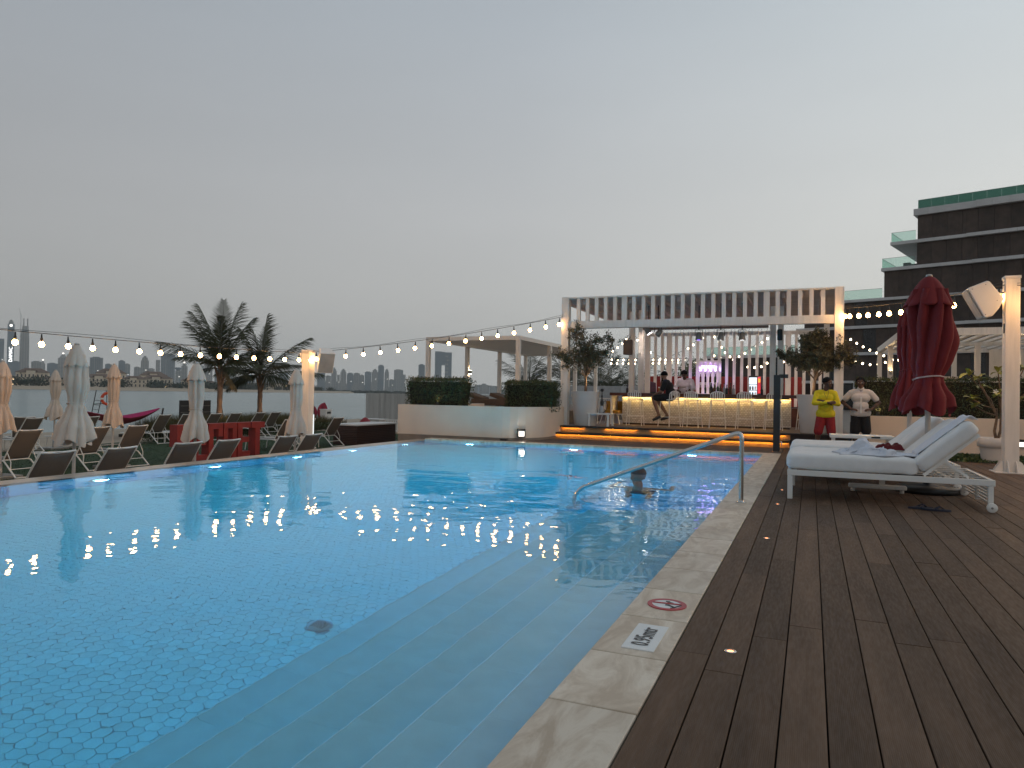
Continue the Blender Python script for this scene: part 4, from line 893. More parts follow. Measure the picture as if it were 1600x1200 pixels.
def swimmer():
    o = thing('person', (-2.12, 9.42, -1.1), 'swimmer standing in the pool with only the close cropped head above water', 'person')
    L = V3((-2.12, 9.42, -1.1)); A = lambda x, y, z: L + V3((x, y, z))
    # knees bent, water up to the neck
    hc, P = head_caps(A(0, 0, 1.172), (-.75, .66, 0), 1.15)
    torso = [(A(-.07, 0, .50), A(.07, 0, .50), .11, .11), (A(-.09, 0, .78), A(.09, 0, .78), .11, .11), (A(-.15, 0, .88), A(.15, 0, .88), .07, .07), (A(0, 0, .89), A(0, 0, 1.08), .066, .062)]
    legs = limb((A(-.09, 0, .48), .09), (A(-.2, .30, .40), .06), (A(-.15, .0, .08), .038)) + limb((A(.09, 0, .48), .09), (A(.12, .32, .40), .06), (A(.13, .0, .08), .038))
    wl, wr_ = A(-.38, .36, .86), A(.40, .30, .86)
    arms = limb((A(-.19, 0, .86), .055), (A(-.40, .08, .80), .043), (wl, .029)) + limb((A(.19, 0, .86), .055), (A(.42, .05, .80), .043), (wr_, .029))
    skin_mesh(hc + torso + legs + arms + hand_caps(wl, (.1, 1, .05), (0, 0, -1), curl=.2) + hand_caps(wr_, (-.1, 1, .05), (0, 0, -1), curl=.2, mirror=-1) + foot_caps(A(-.15, 0, .08), (-.2, 1, 0)) + foot_caps(A(.13, 0, .08), (.2, 1, 0)), 'body', mat('swimmer_skin', (.30, .155, .10), .5), o, .0095)  # plain light brown skin colour
    e = MB()
    for b in (-1, 1): e.ball(P(.082, b*.031, .004), .012, 8, 6)
    e.build('eyes', M_eye, o)
    h = MB()
    def fn(u, v):
        th = v*PI*.50; ph = u*2*PI; th *= 1 - .3*max(0, math.cos(ph))
        return P(.087*math.sin(th)*math.cos(ph)*1.17, .087*math.sin(th)*math.sin(ph)*.98, .087*math.cos(th)*1.0 + .036)
    h.grid(fn, 22, 9); h.build('cropped_hair', mat('cropped_hair', (.09, .05, .035), .8, var=.3, nscale=90), o, solid=.006)
    skin_mesh([(A(-.075, 0, .50), A(.075, 0, .50), .122, .122), (A(-.09, 0, .48), A(-.16, .2, .43), .105, .085), (A(.09, 0, .48), A(.11, .2, .43), .105, .085)], 'swim_shorts', M_blackc, o, .012, 2)
swimmer()
# ================================================================== RIGHT SIDE: daybeds, red parasols, post, wall, hotel
def cushion(c, size, R=None, e=.32, nu=28, nv=14, puff=0, seed=1):
    R = R or Matrix.Identity(3); c = Vector(c); a, b, h = [s/2 for s in size]
    sg = lambda v, p: math.copysign(abs(v)**p, v)
    def fn(u, v):
        th = (u*2 - 1)*PI; ph = (v - .5)*PI
        x = a*sg(math.cos(ph), e*.6)*sg(math.cos(th), e*.6); y = b*sg(math.cos(ph), e*.6)*sg(math.sin(th), e*.6); z = h*sg(math.sin(ph), e*1.5)
        w = mnoise.noise(Vector((x*5 + seed, y*5, z*5 + seed)))*.012 + mnoise.noise(Vector((x*14 + seed, y*11, seed)))*.005
        k = 1 + puff*(1 - (x/a)**2)*(1 - (y/b)**2)
        return c + R @ Vector((x, y, (z + w)*k))
    return MB().grid(fn, nu*2, nv*2)
def daybed(y0, label, x0=-.245):
    o = thing('daybed', (x0, y0, 0), label, 'daybed', 'white double daybeds on the deck')
    X = lambda x: x0 + x
    W = 1.42; m = M_frame
    for yy in (y0, y0 + W - .045):
        MB().bx(X(.0), X(2.03), yy, yy + .045, .272, .335).build('side_rail', m, o, bevel=.004)
    for x in (0.0, 1.985): MB().bx(X(x), X(x + .045), y0 + .047, y0 + W - .047, .274, .333).build('end_rail', m, o, bevel=.004)
    for yy in (y0 + .003, y0 + W - .048):
        MB().bx(X(.003), X(.058), yy, yy + .045, 0, .27).build('leg', m, o, bevel=.004)
        MB().bx(X(1.965), X(2.015), yy, yy + .045, .05, .27).build('leg', m, o, bevel=.004)
    for yy in (y0 - .028, y0 + W + .004):
        w = MB(); w.lathe([(0, -.012), (.046, -.012), (.05, -.008), (.05, .008), (.046, .012), (0, .012)], 24); R = Matrix.Rotation(PI/2, 3, 'X')
        w.v = [tuple(R @ Vector(p) + Vector((X(1.995), yy, .05))) for p in w.v]; wo = w.build('wheel', m, o)
        w = MB(); w.lathe([(0, -.016), (.012, -.016), (.012, .016), (0, .016)], 10); w.v = [tuple(R @ Vector(p) + Vector((X(1.995), yy, .05))) for p in w.v]; w.build('hub', M_alu, wo)
    for k in range(6):    # slatted end panel
        for a, b in ((y0 + .05, y0 + W/2 - .03), (y0 + W/2 + .03, y0 + W - .05)): MB().bx(X(1.99), X(2.008), a, b, .075 + k*.034, .094 + k*.034).build('end_slat', m, o)
    MB().bx(X(1.98), X(2.018), y0 + W/2 - .028, y0 + W/2 + .028, .05, .272).build('centre_leg', m, o)
    for k in range(5):    # lying slats under the mattress ends
        yy = y0 + .16 + k*.26; MB().bx(X(.05), X(1.98), yy, yy + .026, .316, .324).build('bed_slat', m, o)
    for x in (1.05, 1.62): MB().bx(X(x), X(x + .04), y0 + .05, y0 + W - .05, .296, .3145).build('cross_bar', m, o)
    ang = R_(42); R = Matrix.Rotation(-ang, 3, 'Y')
    for i in (0, 1):
        yc = y0 + .36 + i*.70
        cushion((X(.665), yc, .43), (1.36, .69, .19), puff=.06, seed=y0 + i).build('mattress', M_cush, o)
        hx, hz = 1.40, .36
        cc = Vector((X(hx), yc, hz)) + R @ Vector((.345, 0, .095))
        cushion(cc, (.73, .69, .165), R, puff=.05, seed=y0 + i + 5).build('back_mattress', M_cush, o)
        for s in (-.30, .30):
            p = Vector((X(hx - .02), yc + s, .345)); q = p + R @ Vector((.69, 0, -.0))
            MB().bar(p, q, .035, .022, (0, 1, 0)).build('back_rail', m, o)
            MB().bar(p + R @ Vector((.26, 0, -.012)), Vector((X(hx + .40), yc + s, .345)), .025, .02, (0, 1, 0)).build('back_strut', m, o)
        for k in range(5):
            p = Vector((X(hx - .02), yc, .345)) + R @ Vector((.09 + k*.14, 0, -.004)); MB().obx(p, (.05, .62, .012), R).build('back_slat', m, o)
    return o
daybed(8.80, 'white double daybed nearest the camera, strewn with towels')
daybed(10.62, 'white double daybed behind the near one, with empty mattresses', -.255)
def towels():
    # flat towel hung over the near back mattress and the seat
    x0 = -.245; ang = R_(42); R = Matrix.Rotation(-ang, 3, 'Y'); yc = 9.16
    path = []
    for k in range(7): path.append(Vector((x0 + .86 + k*.082, 0, .535)))
    for k in range(12): path.append(Vector((x0 + 1.40, 0, .36)) + R @ Vector((.09 + k*.057, 0, .188)))
    path.append(path[-1] + R @ Vector((.035, 0, -.012))); path.append(path[-1] + R @ Vector((.02, 0, -.07)))
    n = len(path) - 1
    def fn(u, v):
        i = min(int(u*n), n - 1); p = path[i].lerp(path[i+1], u*n - i)
        y = 9.00 + .46*v + .03*math.sin(u*4) ; return (p.x, y, p.z + .008*mnoise.noise(Vector((u*9, v*5, 2))) + .004)
    o = MB().grid(fn, 60, 14).build('towel', mat('white_towel', (.70, .72, .78), .95, var=.04, nscale=20, bump=.5, bscale=260), None, at=(.95, 9.2, .53), solid=.010)
    tag(o, 'flat white towel spread over the raised back of the near daybed', 'towel')
    def fn2(u, v):
        x = .30 + .62*u + .05*math.sin(v*5); y = 8.92 + .40*v + .05*math.sin(u*7)
        e = min(1, 6*min(u, 1-u, v, 1-v) + .0)
        r = math.exp(-((u - .38)**2/.018 + (v - .5)**2/.12))*.15 + math.exp(-((u - .70 - .1*v)**2/.006))*.045
        f = abs(mnoise.noise(Vector((u*5.5, v*4.5, 3.3))))*.075 + abs(mnoise.noise(Vector((u*12, v*9, 7))))*.035
        return (x + .06*mnoise.noise(Vector((u*6, v*6, 1))), y + .06*mnoise.noise(Vector((u*6, v*6, 9))), .532 + e*(r + f))
    o = MB().grid(fn2, 70, 50).build('towel', MATS['white_towel'], None, at=(.6, 9.1, .53), solid=.010)
    tag(o, 'crumpled white towel heaped on the seat of the near daybed', 'towel')
    def fn3(u, v):
        e = min(1, 5*min(u, 1-u, v, 1-v)); return (.74 + .36*u, 10.05 + .22*v, .532 + (3*e*e - 2*e**3)*(.05 + .07*abs(mnoise.noise(Vector((u*3.4, v*2.4, 5)))) + .014*mnoise.noise(Vector((u*9, v*6, 2)))))
    o = MB().grid(fn3, 40, 30).build('beach_bag', mat('maroon_cloth', (.12, .008, .012), .9, bump=.4, bscale=90), None, at=(.92, 10.15, .53)); tag(o, 'dark red bundled cloth lying behind the crumpled towel', 'cloth')
    t = thing('tray_table', (.92, 12.35, 0), 'white flat topped side table beyond the daybeds', 'table')
    MB().bx(.28, 1.18, 12.2, 12.75, .555, .60).build('table_top', M_frame, t, bevel=.006)
    for x in (.31, 1.10):
        for y in (12.23, 12.67): MB().bx(x, x + .045, y, y + .045, 0, .555).build('leg', M_frame, t)
    MB().bx(.86, .98, 12.19, 12.199, .57, .594).build('latch', M_black, t)
    f = thing('parasol_stand', (.77, 10.0, 0), 'white wheeled parasol foot standing low under the near daybed', 'parasol stand')
    MB().bx(.45, 1.10, 9.94, 10.06, .045, .095).build('foot_bar', M_frame, f, bevel=.012); MB().bx(.80, .86, 9.965, 10.035, .095, .26).build('upright', M_frame, f)
    for x in (.5, 1.05): MB().lathe([(0, 0), (.025, 0), (.025, .045), (0, .045)], 10, (x, 10.0, 0)).build('caster', M_frame, f)
    for i, (x, y, a) in enumerate(((1.08, 8.70, .35), (1.22, 8.62, -.1))):
        ff = thing('flip_flop', (x, y, .002), ['dark blue flip flop under the near daybed, the one turned sideways', 'dark blue flip flop under the near daybed, the one nearer the wheel'][i], 'sandal', None, a)
        m = mat('navy_rubber', (.012, .016, .035), .6); ff.location = (0, 0, 0); ff.rotation_euler.z = 0
        MB().prism([(.13*math.cos(g) + .01*math.cos(2*g), .045*math.sin(g)*(1 + .2*math.cos(g))) for g in [2*PI*k/18 for k in range(18)]], lambda p, q: (p, q, .0), lambda p, q: (p, q, .018)).build('sole', m, ff)
        MB().tube([(-.01, -.042, .016), (.04, -.02, .045), (.075, 0, .018), (.04, .02, .045), (-.01, .042, .016)], .007, 6).build('strap', m, ff)
        ff.location = (x, y, .003); ff.rotation_euler.z = a
towels()
def parasol(loc, H, zb, prof, mC, name, label, cat, group, pole_m, pole_r, base, seed, tie_m, tie_t, nf=8, bulge=0, twist=.5, base_kind='disc', amp=1):
    """a folded parasol: H top height, zb lower edge, prof = list of (t, r) down the canopy"""
    r = random.Random(seed); o = thing(name, (0, 0, 0), label, cat, group)
    MB().tube([(0, 0, .02), (0, 0, H + .015)], pole_r, 12).build('pole', pole_m, o)
    fa = [r.uniform(.6, 1.4) for _ in range(nf)]; ph = r.uniform(0, 6); pw = [r.uniform(-.25, .25) for _ in range(nf)]
    def interp(t):
        for i in range(len(prof) - 1):
            if prof[i][0] <= t <= prof[i+1][0]:
                k = (t - prof[i][0])/(prof[i+1][0] - prof[i][0] + 1e-9); k = k*k*(3 - 2*k); return prof[i][1]*(1-k) + prof[i+1][1]*k
        return prof[-1][1]
    def fold(g, t, a):
        k = ((g + twist*t + ph)/(2*PI)*nf) % nf; i = int(k); f = k - i
        f += pw[i]*math.sin(f*PI)
        A = fa[i]*(1-f) + fa[(i+1) % nf]*f
        s = abs(math.sin(f*PI))**.6           # a valley between ribs
        return 1 + a*A*(s - .6)
    def fn(u, v):
        g = u*2*PI; t = .10 + .90*v
        R = interp(t); a = (.34 + .22*abs(t - tie_t)/.4)*amp
        if abs(t - tie_t) < .03: a *= .5
        rr = R*fold(g, t, a)*(1 + bulge*math.cos(g - .3)*math.exp(-((t - .52)/.16)**2))
        rr += R*.05*mnoise.noise(Vector((math.cos(g)*2, math.sin(g)*2, t*6 + seed)))
        z = H + (zb - H)*t
        if t > tie_t: z += (t - tie_t)/(1 - tie_t)*.05*math.sin(g*nf/2 + ph)*1.2 + .02*mnoise.noise(Vector((g*2, t*3, seed)))
        return (rr*math.cos(g), rr*math.sin(g), z)
    MB().grid(fn, nf*12, 34).build('canopy', mC, o)
    fr = interp(.0)
    def fl(u, v):
        g = u*2*PI; e = v**.8; q = abs(math.sin((g*nf + ph)/2))**.7
        rr = .03 + (fr - .03)*e*(1 + v*(.30*q - .18)) ; 
        return (rr*math.cos(g), rr*math.sin(g), H - (H - zb)*.215*v**1.25 + .05*v*v*(.5 - q))
    MB().grid(fl, nf*10, 12).build('vent_flap', mC, o, solid=.006)
    MB().lathe([(.0, .03), (.035, .02), (.04, -.005), (.0, -.005)][::-1], 12, (0, 0, H + .005)).build('finial', pole_m, o)
    tr = interp(tie_t)
    tp = [((tr*fold(g, tie_t, .12)*1.05)*math.cos(g), (tr*fold(g, tie_t, .12)*1.05)*math.sin(g), H + (zb - H)*tie_t + .03*math.cos(g + 1)) for g in [2*PI*k/40 for k in range(41)]]
    MB().tube(tp, .010, 6).build('tie', tie_m, o)
    if base_kind == 'disc': MB().lathe([(0, 0), (base, 0), (base, .06), (base*.75, .09), (.05, .10), (.05, .30), (0, .30)], 28, cap=False).build('base', M_black, o)
    else: MB().bx(-base, base, -base, base, 0, .07).build('base', M_alu, o, bevel=.01); MB().lathe([(.04, .07), (.04, .32), (0, .32)], 12, cap=False).build('socket', M_alu, o)
    o.location = loc; return o
RP = [(0, .265), (.1, .17), (.22, .215), (.45, .232), (.62, .205), (.76, .155), (.80, .17), (.93, .265), (1, .275)]
M_ppole = mat('beige_pole', (.50, .46, .42), .4)
parasol((1.37, 10.37, 0), 2.74, 1.03, RP, M_red, 'closed_parasol', 'tall closed dark red parasol tied with a pale cord, nearest the camera', 'parasol', 'closed red parasols', M_ppole, .033, .37, 11, mat('pale_cord', (.55, .42, .40), .8), .76, 8, bulge=.30, twist=.9)
RP2 = [(0, .17), (.1, .13), (.22, .16), (.45, .17), (.62, .13), (.66, .135), (.9, .235), (1, .255)]
parasol((1.40, 12.45, 0), 2.64, 1.04, RP2, M_red, 'closed_parasol', 'closed dark red parasol behind, partly hidden by the taller red one', 'parasol', 'closed red parasols', M_ppole, .033, .33, 23, M_red, .64, 10, twist=.2)
def right_post():
    c = (3.04, 14.0, 0); o = thing('light_post', c, 'tall white square post with flared foot at the right edge', 'post', 'white posts carrying the string lights')
    MB().bx(c[0] - .103, c[0] + .103, 13.90, 14.106, .014, 3.20).build('column', M_whitew, o, bevel=.006)
    MB().bx(c[0] - .115, c[0] + .115, 13.888, 14.118, 3.20, 3.245).build('cap', M_white, o, bevel=.004)
    MB().bx(c[0] - .25, c[0] + .25, 13.76, 14.25, 0, .014).build('base_plate', M_white, o)
    for dx, dy in ((-1, 0), (1, 0), (0, -1), (0, 1)):
        for s in (-.06, .06):
            if dx: P = [(dx*.104, .016), (dx*.235, .016), (dx*.215, .06), (dx*.15, .17), (dx*.104, .20)]; MB().prism(P, lambda a, b: (c[0] + a, 14.003 + s - .006, b), lambda a, b: (c[0] + a, 14.003 + s + .006, b)).build('gusset', M_white, o)
            else: P = [(dy*.104, .016), (dy*.235, .016), (dy*.215, .06), (dy*.15, .17), (dy*.104, .20)]; MB().prism(P, lambda a, b: (c[0] + s - .006, 14.003 + a, b), lambda a, b: (c[0] + s + .006, 14.003 + a, b)).build('gusset', M_white, o)
    MB().bx(2.925, 2.936, 13.93, 13.99, 2.30, 2.46).build('junction_box', M_black, o)
    s = thing('loudspeaker', (2.63, 14.0, 2.86), 'large off white loudspeaker tilted beside the right hand post', 'speaker', 'off white speakers on the posts')
    P = [(2.385, 3.05), (2.66, 3.165), (2.70, 3.145), (2.90, 2.86), (2.83, 2.70), (2.74, 2.575), (2.63, 2.545)]
    MB().prism(P[::-1], lambda a, b: (a, 13.80, b), lambda a, b: (a, 14.30, b)).build('cabinet', M_white, s, bevel=.018)
    MB().prism([(2.38, 3.02), (2.614, 2.56), (2.606, 2.556), (2.372, 3.016)], lambda a, b: (a, 13.83, b), lambda a, b: (a, 14.27, b)).build('grille', mat('grille_beige', (.42, .39, .35), .7), s)
    MB().bar((2.72, 14.0, 2.95), (2.94, 14.0, 2.98), .05, .03).build('bracket', M_alu, s)
    for a, b in ((2.45, 3.03), (2.64, 3.10), (2.64, 2.60), (2.80, 2.83)): MB().ball((a, 13.798, b), .007, 6, 4).build('screw', M_black, s)
right_post()
def hedge(x0, x1, y0, y1, z0, z1, n, label, taper=0):
    o = thing('hedge', ((x0+x1)/2, (y0+y1)/2, z0), label, 'hedge')
    m = MB(); t = taper
    V = [(x0+.06+t, y0+.06, z0), (x1-.06-t, y0+.06, z0), (x1-.06-t, y1-.06, z0), (x0+.06+t, y1-.06, z0), (x0+.06, y0+.06, z1-.06), (x1-.06, y0+.06, z1-.06), (x1-.06, y1-.06, z1-.06), (x0+.06, y1-.06, z1-.06)]
    m.add(V, [(0,3,2,1),(4,5,6,7),(0,1,5,4),(1,2,6,5),(2,3,7,6),(3,0,4,7)]); m.build('twigs', M_twig, o)
    dx, dy, dz = x1-x0, y1-y0, z1-z0
    A = np.array([dx*dz*1.3, dx*dy, dy*dz, dy*dz]); k = rng.choice(4, n, p=A/A.sum())
    u, v, w = rng.random(n), rng.random(n), rng.normal(0, .028, n)
    x = np.where(k == 2, x0 - w*0, np.where(k == 3, x1, x0 + u*dx)); y = np.where(k == 0, y0, y0 + v*dy); z = np.where(k == 1, z1, z0 + np.where(k == 0, v, u)*dz)
    x = x + np.where(k >= 2, w, 0); y = y + np.where(k == 0, w, 0); z = z + np.where(k == 1, w, 0)
    f = (z1 - z)/dz*t; x = np.where(k == 2, x + f, np.where(k == 3, x - f, x))
    bump = np.array([mnoise.noise(Vector((a*2.2, b*2.2, c*2.2)))*.05 for a, b, c in zip(x, y, z)])
    out = np.zeros((n, 3)); out[k == 0, 1] = -1; out[k == 1, 2] = 1; out[k == 2, 0] = -1; out[k == 3, 0] = 1
    P = np.column_stack([x, y, z]) + out*bump[:, None]
    leaves('foliage', P, .046, .026, M_hedge, o, out=out, outw=.55, up=.2)
    # a few long shoots
    q = rng.choice(np.where(k == 1)[0], min(260, n//30)); S = P[q] + np.column_stack([np.zeros(len(q)), np.zeros(len(q)), rng.uniform(.01, .06, len(q))]); leaves('shoots', S, .06, .02, M_hedge, o, up=1.5)
    return o
def low_wall_right():
    o = MB().bx(.90, 9.0, 18.5, 18.72, -.05, .79).build('garden_wall', M_render, None, at=(4.9, 18.6, 0), bevel=.008); tag(o, 'long low white rendered wall below the dark hedge', 'wall')
    hedge(1.02, 9.0, 18.74, 19.5, .55, 1.66, 17000, 'long dark clipped hedge behind the man in white')
    MB().bx(.9, 9, 18.722, 19.6, -.05, .6).build('hedge_bed', M_twig, kind='structure')
    n = 7000; P = np.column_stack([rng.uniform(2.35, 6.5, n), rng.uniform(15.9, 17.6, n), rng.uniform(.0, .10, n)]); P[:,2] *= np.clip(1.2 - np.abs(P[:,1]-16.75)/1.0, .2, 1)
    leaves('ground_cover', P, .07, .035, mat('ground_cover_leaf', (.05, .085, .022), .6, var=.4, nscale=5), None, 'stuff', up=.8)
    MB().bx(2.3, 6.6, 15.85, 17.65, -.02, .006).build('planting_bed', M_twig, kind='structure')
    for i, (x, z) in enumerate(((1.45, .80), (2.55, .80))): uplight((x, 18.66, z + .002), ['small spotlight on the wall top beside the man in white', 'small spotlight on the wall top behind the red parasols'][i], (x + .15, 19.2, 1.3), 2.2)
    w = thing('wall_light', (4.22, 18.49, .27), 'small black wall light low on the right garden wall', 'wall light', 'black wall lights')
    MB().bx(4.15, 4.29, 18.46, 18.499, .18, .36).build('frame', M_black, w); MB().bx(4.17, 4.27, 18.452, 18.459, .20, .30).build('lens', glow('wall_lens', (1, .93, .82), 1.8), w)
low_wall_right()
def frangipani():
    c = Vector((3.28, 16.2, 0)); p = thing('plant_pot', tuple(c), 'white two tier plant pot half behind the right hand post', 'planter')
    MB().lathe([(.0, 0), (.225, 0), (.23, .01), (.265, .30)], 28, c, cap=False).build('pot', M_pot, p)
    MB().lathe([(.266, .285), (.30, .29), (.305, .47), (.295, .475), (.28, .47), (.27, .42)], 28, c, cap=False).build('rim_band', M_pot, p); MB().lathe([(.27, .43), (0, .44)], 16, c, cap=False).build('soil', M_twig, p)
    o = thing('frangipani_tree', (3.28, 16.2, .44), 'small frangipani with yellow green leaves in the white pot', 'tree')
    q = lambda x, z, y=16.2: Vector((x, y, z))
    b = MB(); F = q(3.36, .86)
    ends = [q(2.92, 1.07, 16.1), q(2.89, 1.20, 16.15), q(2.80, 1.68, 16.05), q(2.98, 1.60, 16.15), q(3.25, 1.28, 15.9), q(3.29, 1.74, 16.1), q(3.72, 1.80, 16.2), q(3.8, 1.45, 16.0), q(3.55, 1.55, 16.4), q(3.1, 1.45, 16.4), q(3.66, 1.2, 16.1)]
    b.tube([q(3.29, .42), q(3.26, .6), q(3.30, .88)], [.03, .026, .022], 8); b.tube([q(3.31, .42), q(3.36, .62), F], [.028, .024, .02], 8)
    kn = [q(3.30, .90), q(3.30, 1.02), q(3.06, 1.42), q(3.06, 1.42), F + Vector((0, 0, .15)), q(3.36, 1.3), q(3.5, 1.3), q(3.5, 1.1), F + Vector((.05, .1, .2)), q(3.2, 1.2), F + Vector((.1, 0, .1))]
    for e, k in zip(ends, kn):
        s = F if e.x > 3.2 else q(3.30, .88); b.tube([s, k, k.lerp(e, .5) + Vector((0, 0, -.03)), e], [.017, .014, .011, .010], 7)
    b.build('branches', M_bark, o)
    lf = MB()
    pr_ = [(0, .0), (.06, .018), (.3, .034), (.6, .042), (.85, .03), (1, .0)]
    L = .17
    V = []
    for t, w in pr_: V += [(t*L, -w, .25*w + .03*math.sin(t*2.6) - .03*t*t), (t*L, 0, .03*math.sin(t*2.6) - .03*t*t), (t*L, w, .25*w + .03*math.sin(t*2.6) - .03*t*t)]
    lf.add(V, [(i*3+j, i*3+j+3, i*3+j+4, i*3+j+1) for i in range(5) for j in (0, 1)], True)
    me = lf.mesh('leaf'); me.materials.append(M_fran); r = random.Random(8)
    for e in ends:
        for k in range(9):
            i = bpy.data.objects.new('leaf', me); col.objects.link(i); i.parent = o; i.location = e - Vector((3.28, 16.2, .44)) + Vector((0, 0, r.uniform(-.02, .02)))
            i.rotation_euler = (r.uniform(-.4, .4), r.uniform(-1.05, .45), k*2.4 + r.uniform(-.3, .3)); s = r.uniform(.7, 1.15); i.scale = (s, s, s)
    fl = MB()
    for k in range(5):
        g = k*2*PI/5; fl.add([(3.2, 15.85, 1.36), (3.2 + .035*math.cos(g) - .016*math.sin(g), 15.83, 1.36 + .035*math.sin(g) + .016*math.cos(g)), (3.2 + .05*math.cos(g), 15.82, 1.36 + .05*math.sin(g)), (3.2 + .035*math.cos(g) + .016*math.sin(g), 15.83, 1.36 + .035*math.sin(g) - .016*math.cos(g))], [(0, 1, 2, 3)])
    fl.build('flower', M_cush, o)
frangipani()
def right_pergola():
    o = thing('pergola', (5.2, 24, 0), 'white louvred pergola behind the long hedge on the right', 'pergola'); W = M_whitew
    X0, X1, Y0, Y1, Z = 2.13, 9.4, 20.6, 28.0, 2.92
    MB().bx(X0, X1, Y0, Y0 + .12, Z - .10, Z + .08).build('beam', W, o); MB().bx(X0, X1, Y1 - .12, Y1, Z - .10, Z + .08).build('beam', W, o)
    for x in (X0, X1 - .12): MB().bx(x, x + .12, Y0 + .122, Y1 - .122, Z - .10, Z + .08).build('beam', W, o)
    MB().bx(X0 + .122, X1 - .122, 24.2, 24.32, Z - .12, Z - .02).build('cross_beam', W, o)
    k = 0; x = X0 + .2
    while x < X1 - .2: MB().obx((x, (Y0+Y1)/2, Z + .03), (.11, Y1 - Y0 - .25, .07)).build('louvre', W, o); x += .31
    for x in (X0, 4.38, 6.9, X1 - .14):
        for y in (Y0, 24.19, Y1 - .14):
            if x == 4.38 and y == Y0: continue
            MB().bx(x + .001, x + .141, y + .001, y + .141, -.04, Z - .102).build('post', W, o)
    for i, (x, y) in enumerate(((2.20, 24.1), (4.6, 20.52))):
        w = thing('wall_light', (x, y, 2.0), ['warm up and down light on the pergola post left of the red parasols', 'warm up and down light on the pergola post beyond the right hand post'][i], 'wall light', 'warm pergola lights')
        MB().bx(x - .04, x + .04, y - .05, y + .04, 1.94, 2.06).build('housing', M_alu, w)
        MB().bx(x - .03, x + .03, y - .04, y + .03, 2.0605, 2.064).build('lens', glow('pergola_lens', (1, .7, .36), 60), w)
        l = bpy.data.lights.new('lamp', 'POINT'); l.energy = 26; l.color = (1, .68, .36); l.shadow_soft_size = .05; lo = bpy.data.objects.new('lamp', l); col.objects.link(lo); lo.parent = w; lo.location = (.25, .35, .5)
    MB().bx(4.53, 4.67, 20.6, 20.74, -.04, Z - .102).build('post', W, o)
    w = thing('privacy_screen', (5.4, 25.3, 0), 'white carved screen panel inside the right pergola', 'screen')
    MB().bx(4.95, 5.9, 25.28, 25.34, .0, 2.75).build('panel', W, w)
    for k in range(9): MB().bx(5.05, 5.8, 25.262, 25.278, .4 + k*.25, .52 + k*.25).build('carved_rib', W, w)
    s = thing('cabana_sofa', (3.6, 25.6, 0), 'pale outdoor sofa in the right pergola seen over the hedge', 'sofa')
    MB().bx(2.7, 4.3, 25.2, 26.0, .1, .5).build('seat', M_canvas, s, bevel=.03); MB().bx(2.7, 4.3, 26.0, 26.2, .1, 1.95).build('back', M_canvas, s, bevel=.03); MB().bx(2.5, 2.69, 25.2, 26.2, .1, 1.6).build('arm', M_canvas, s, bevel=.03)
right_pergola()
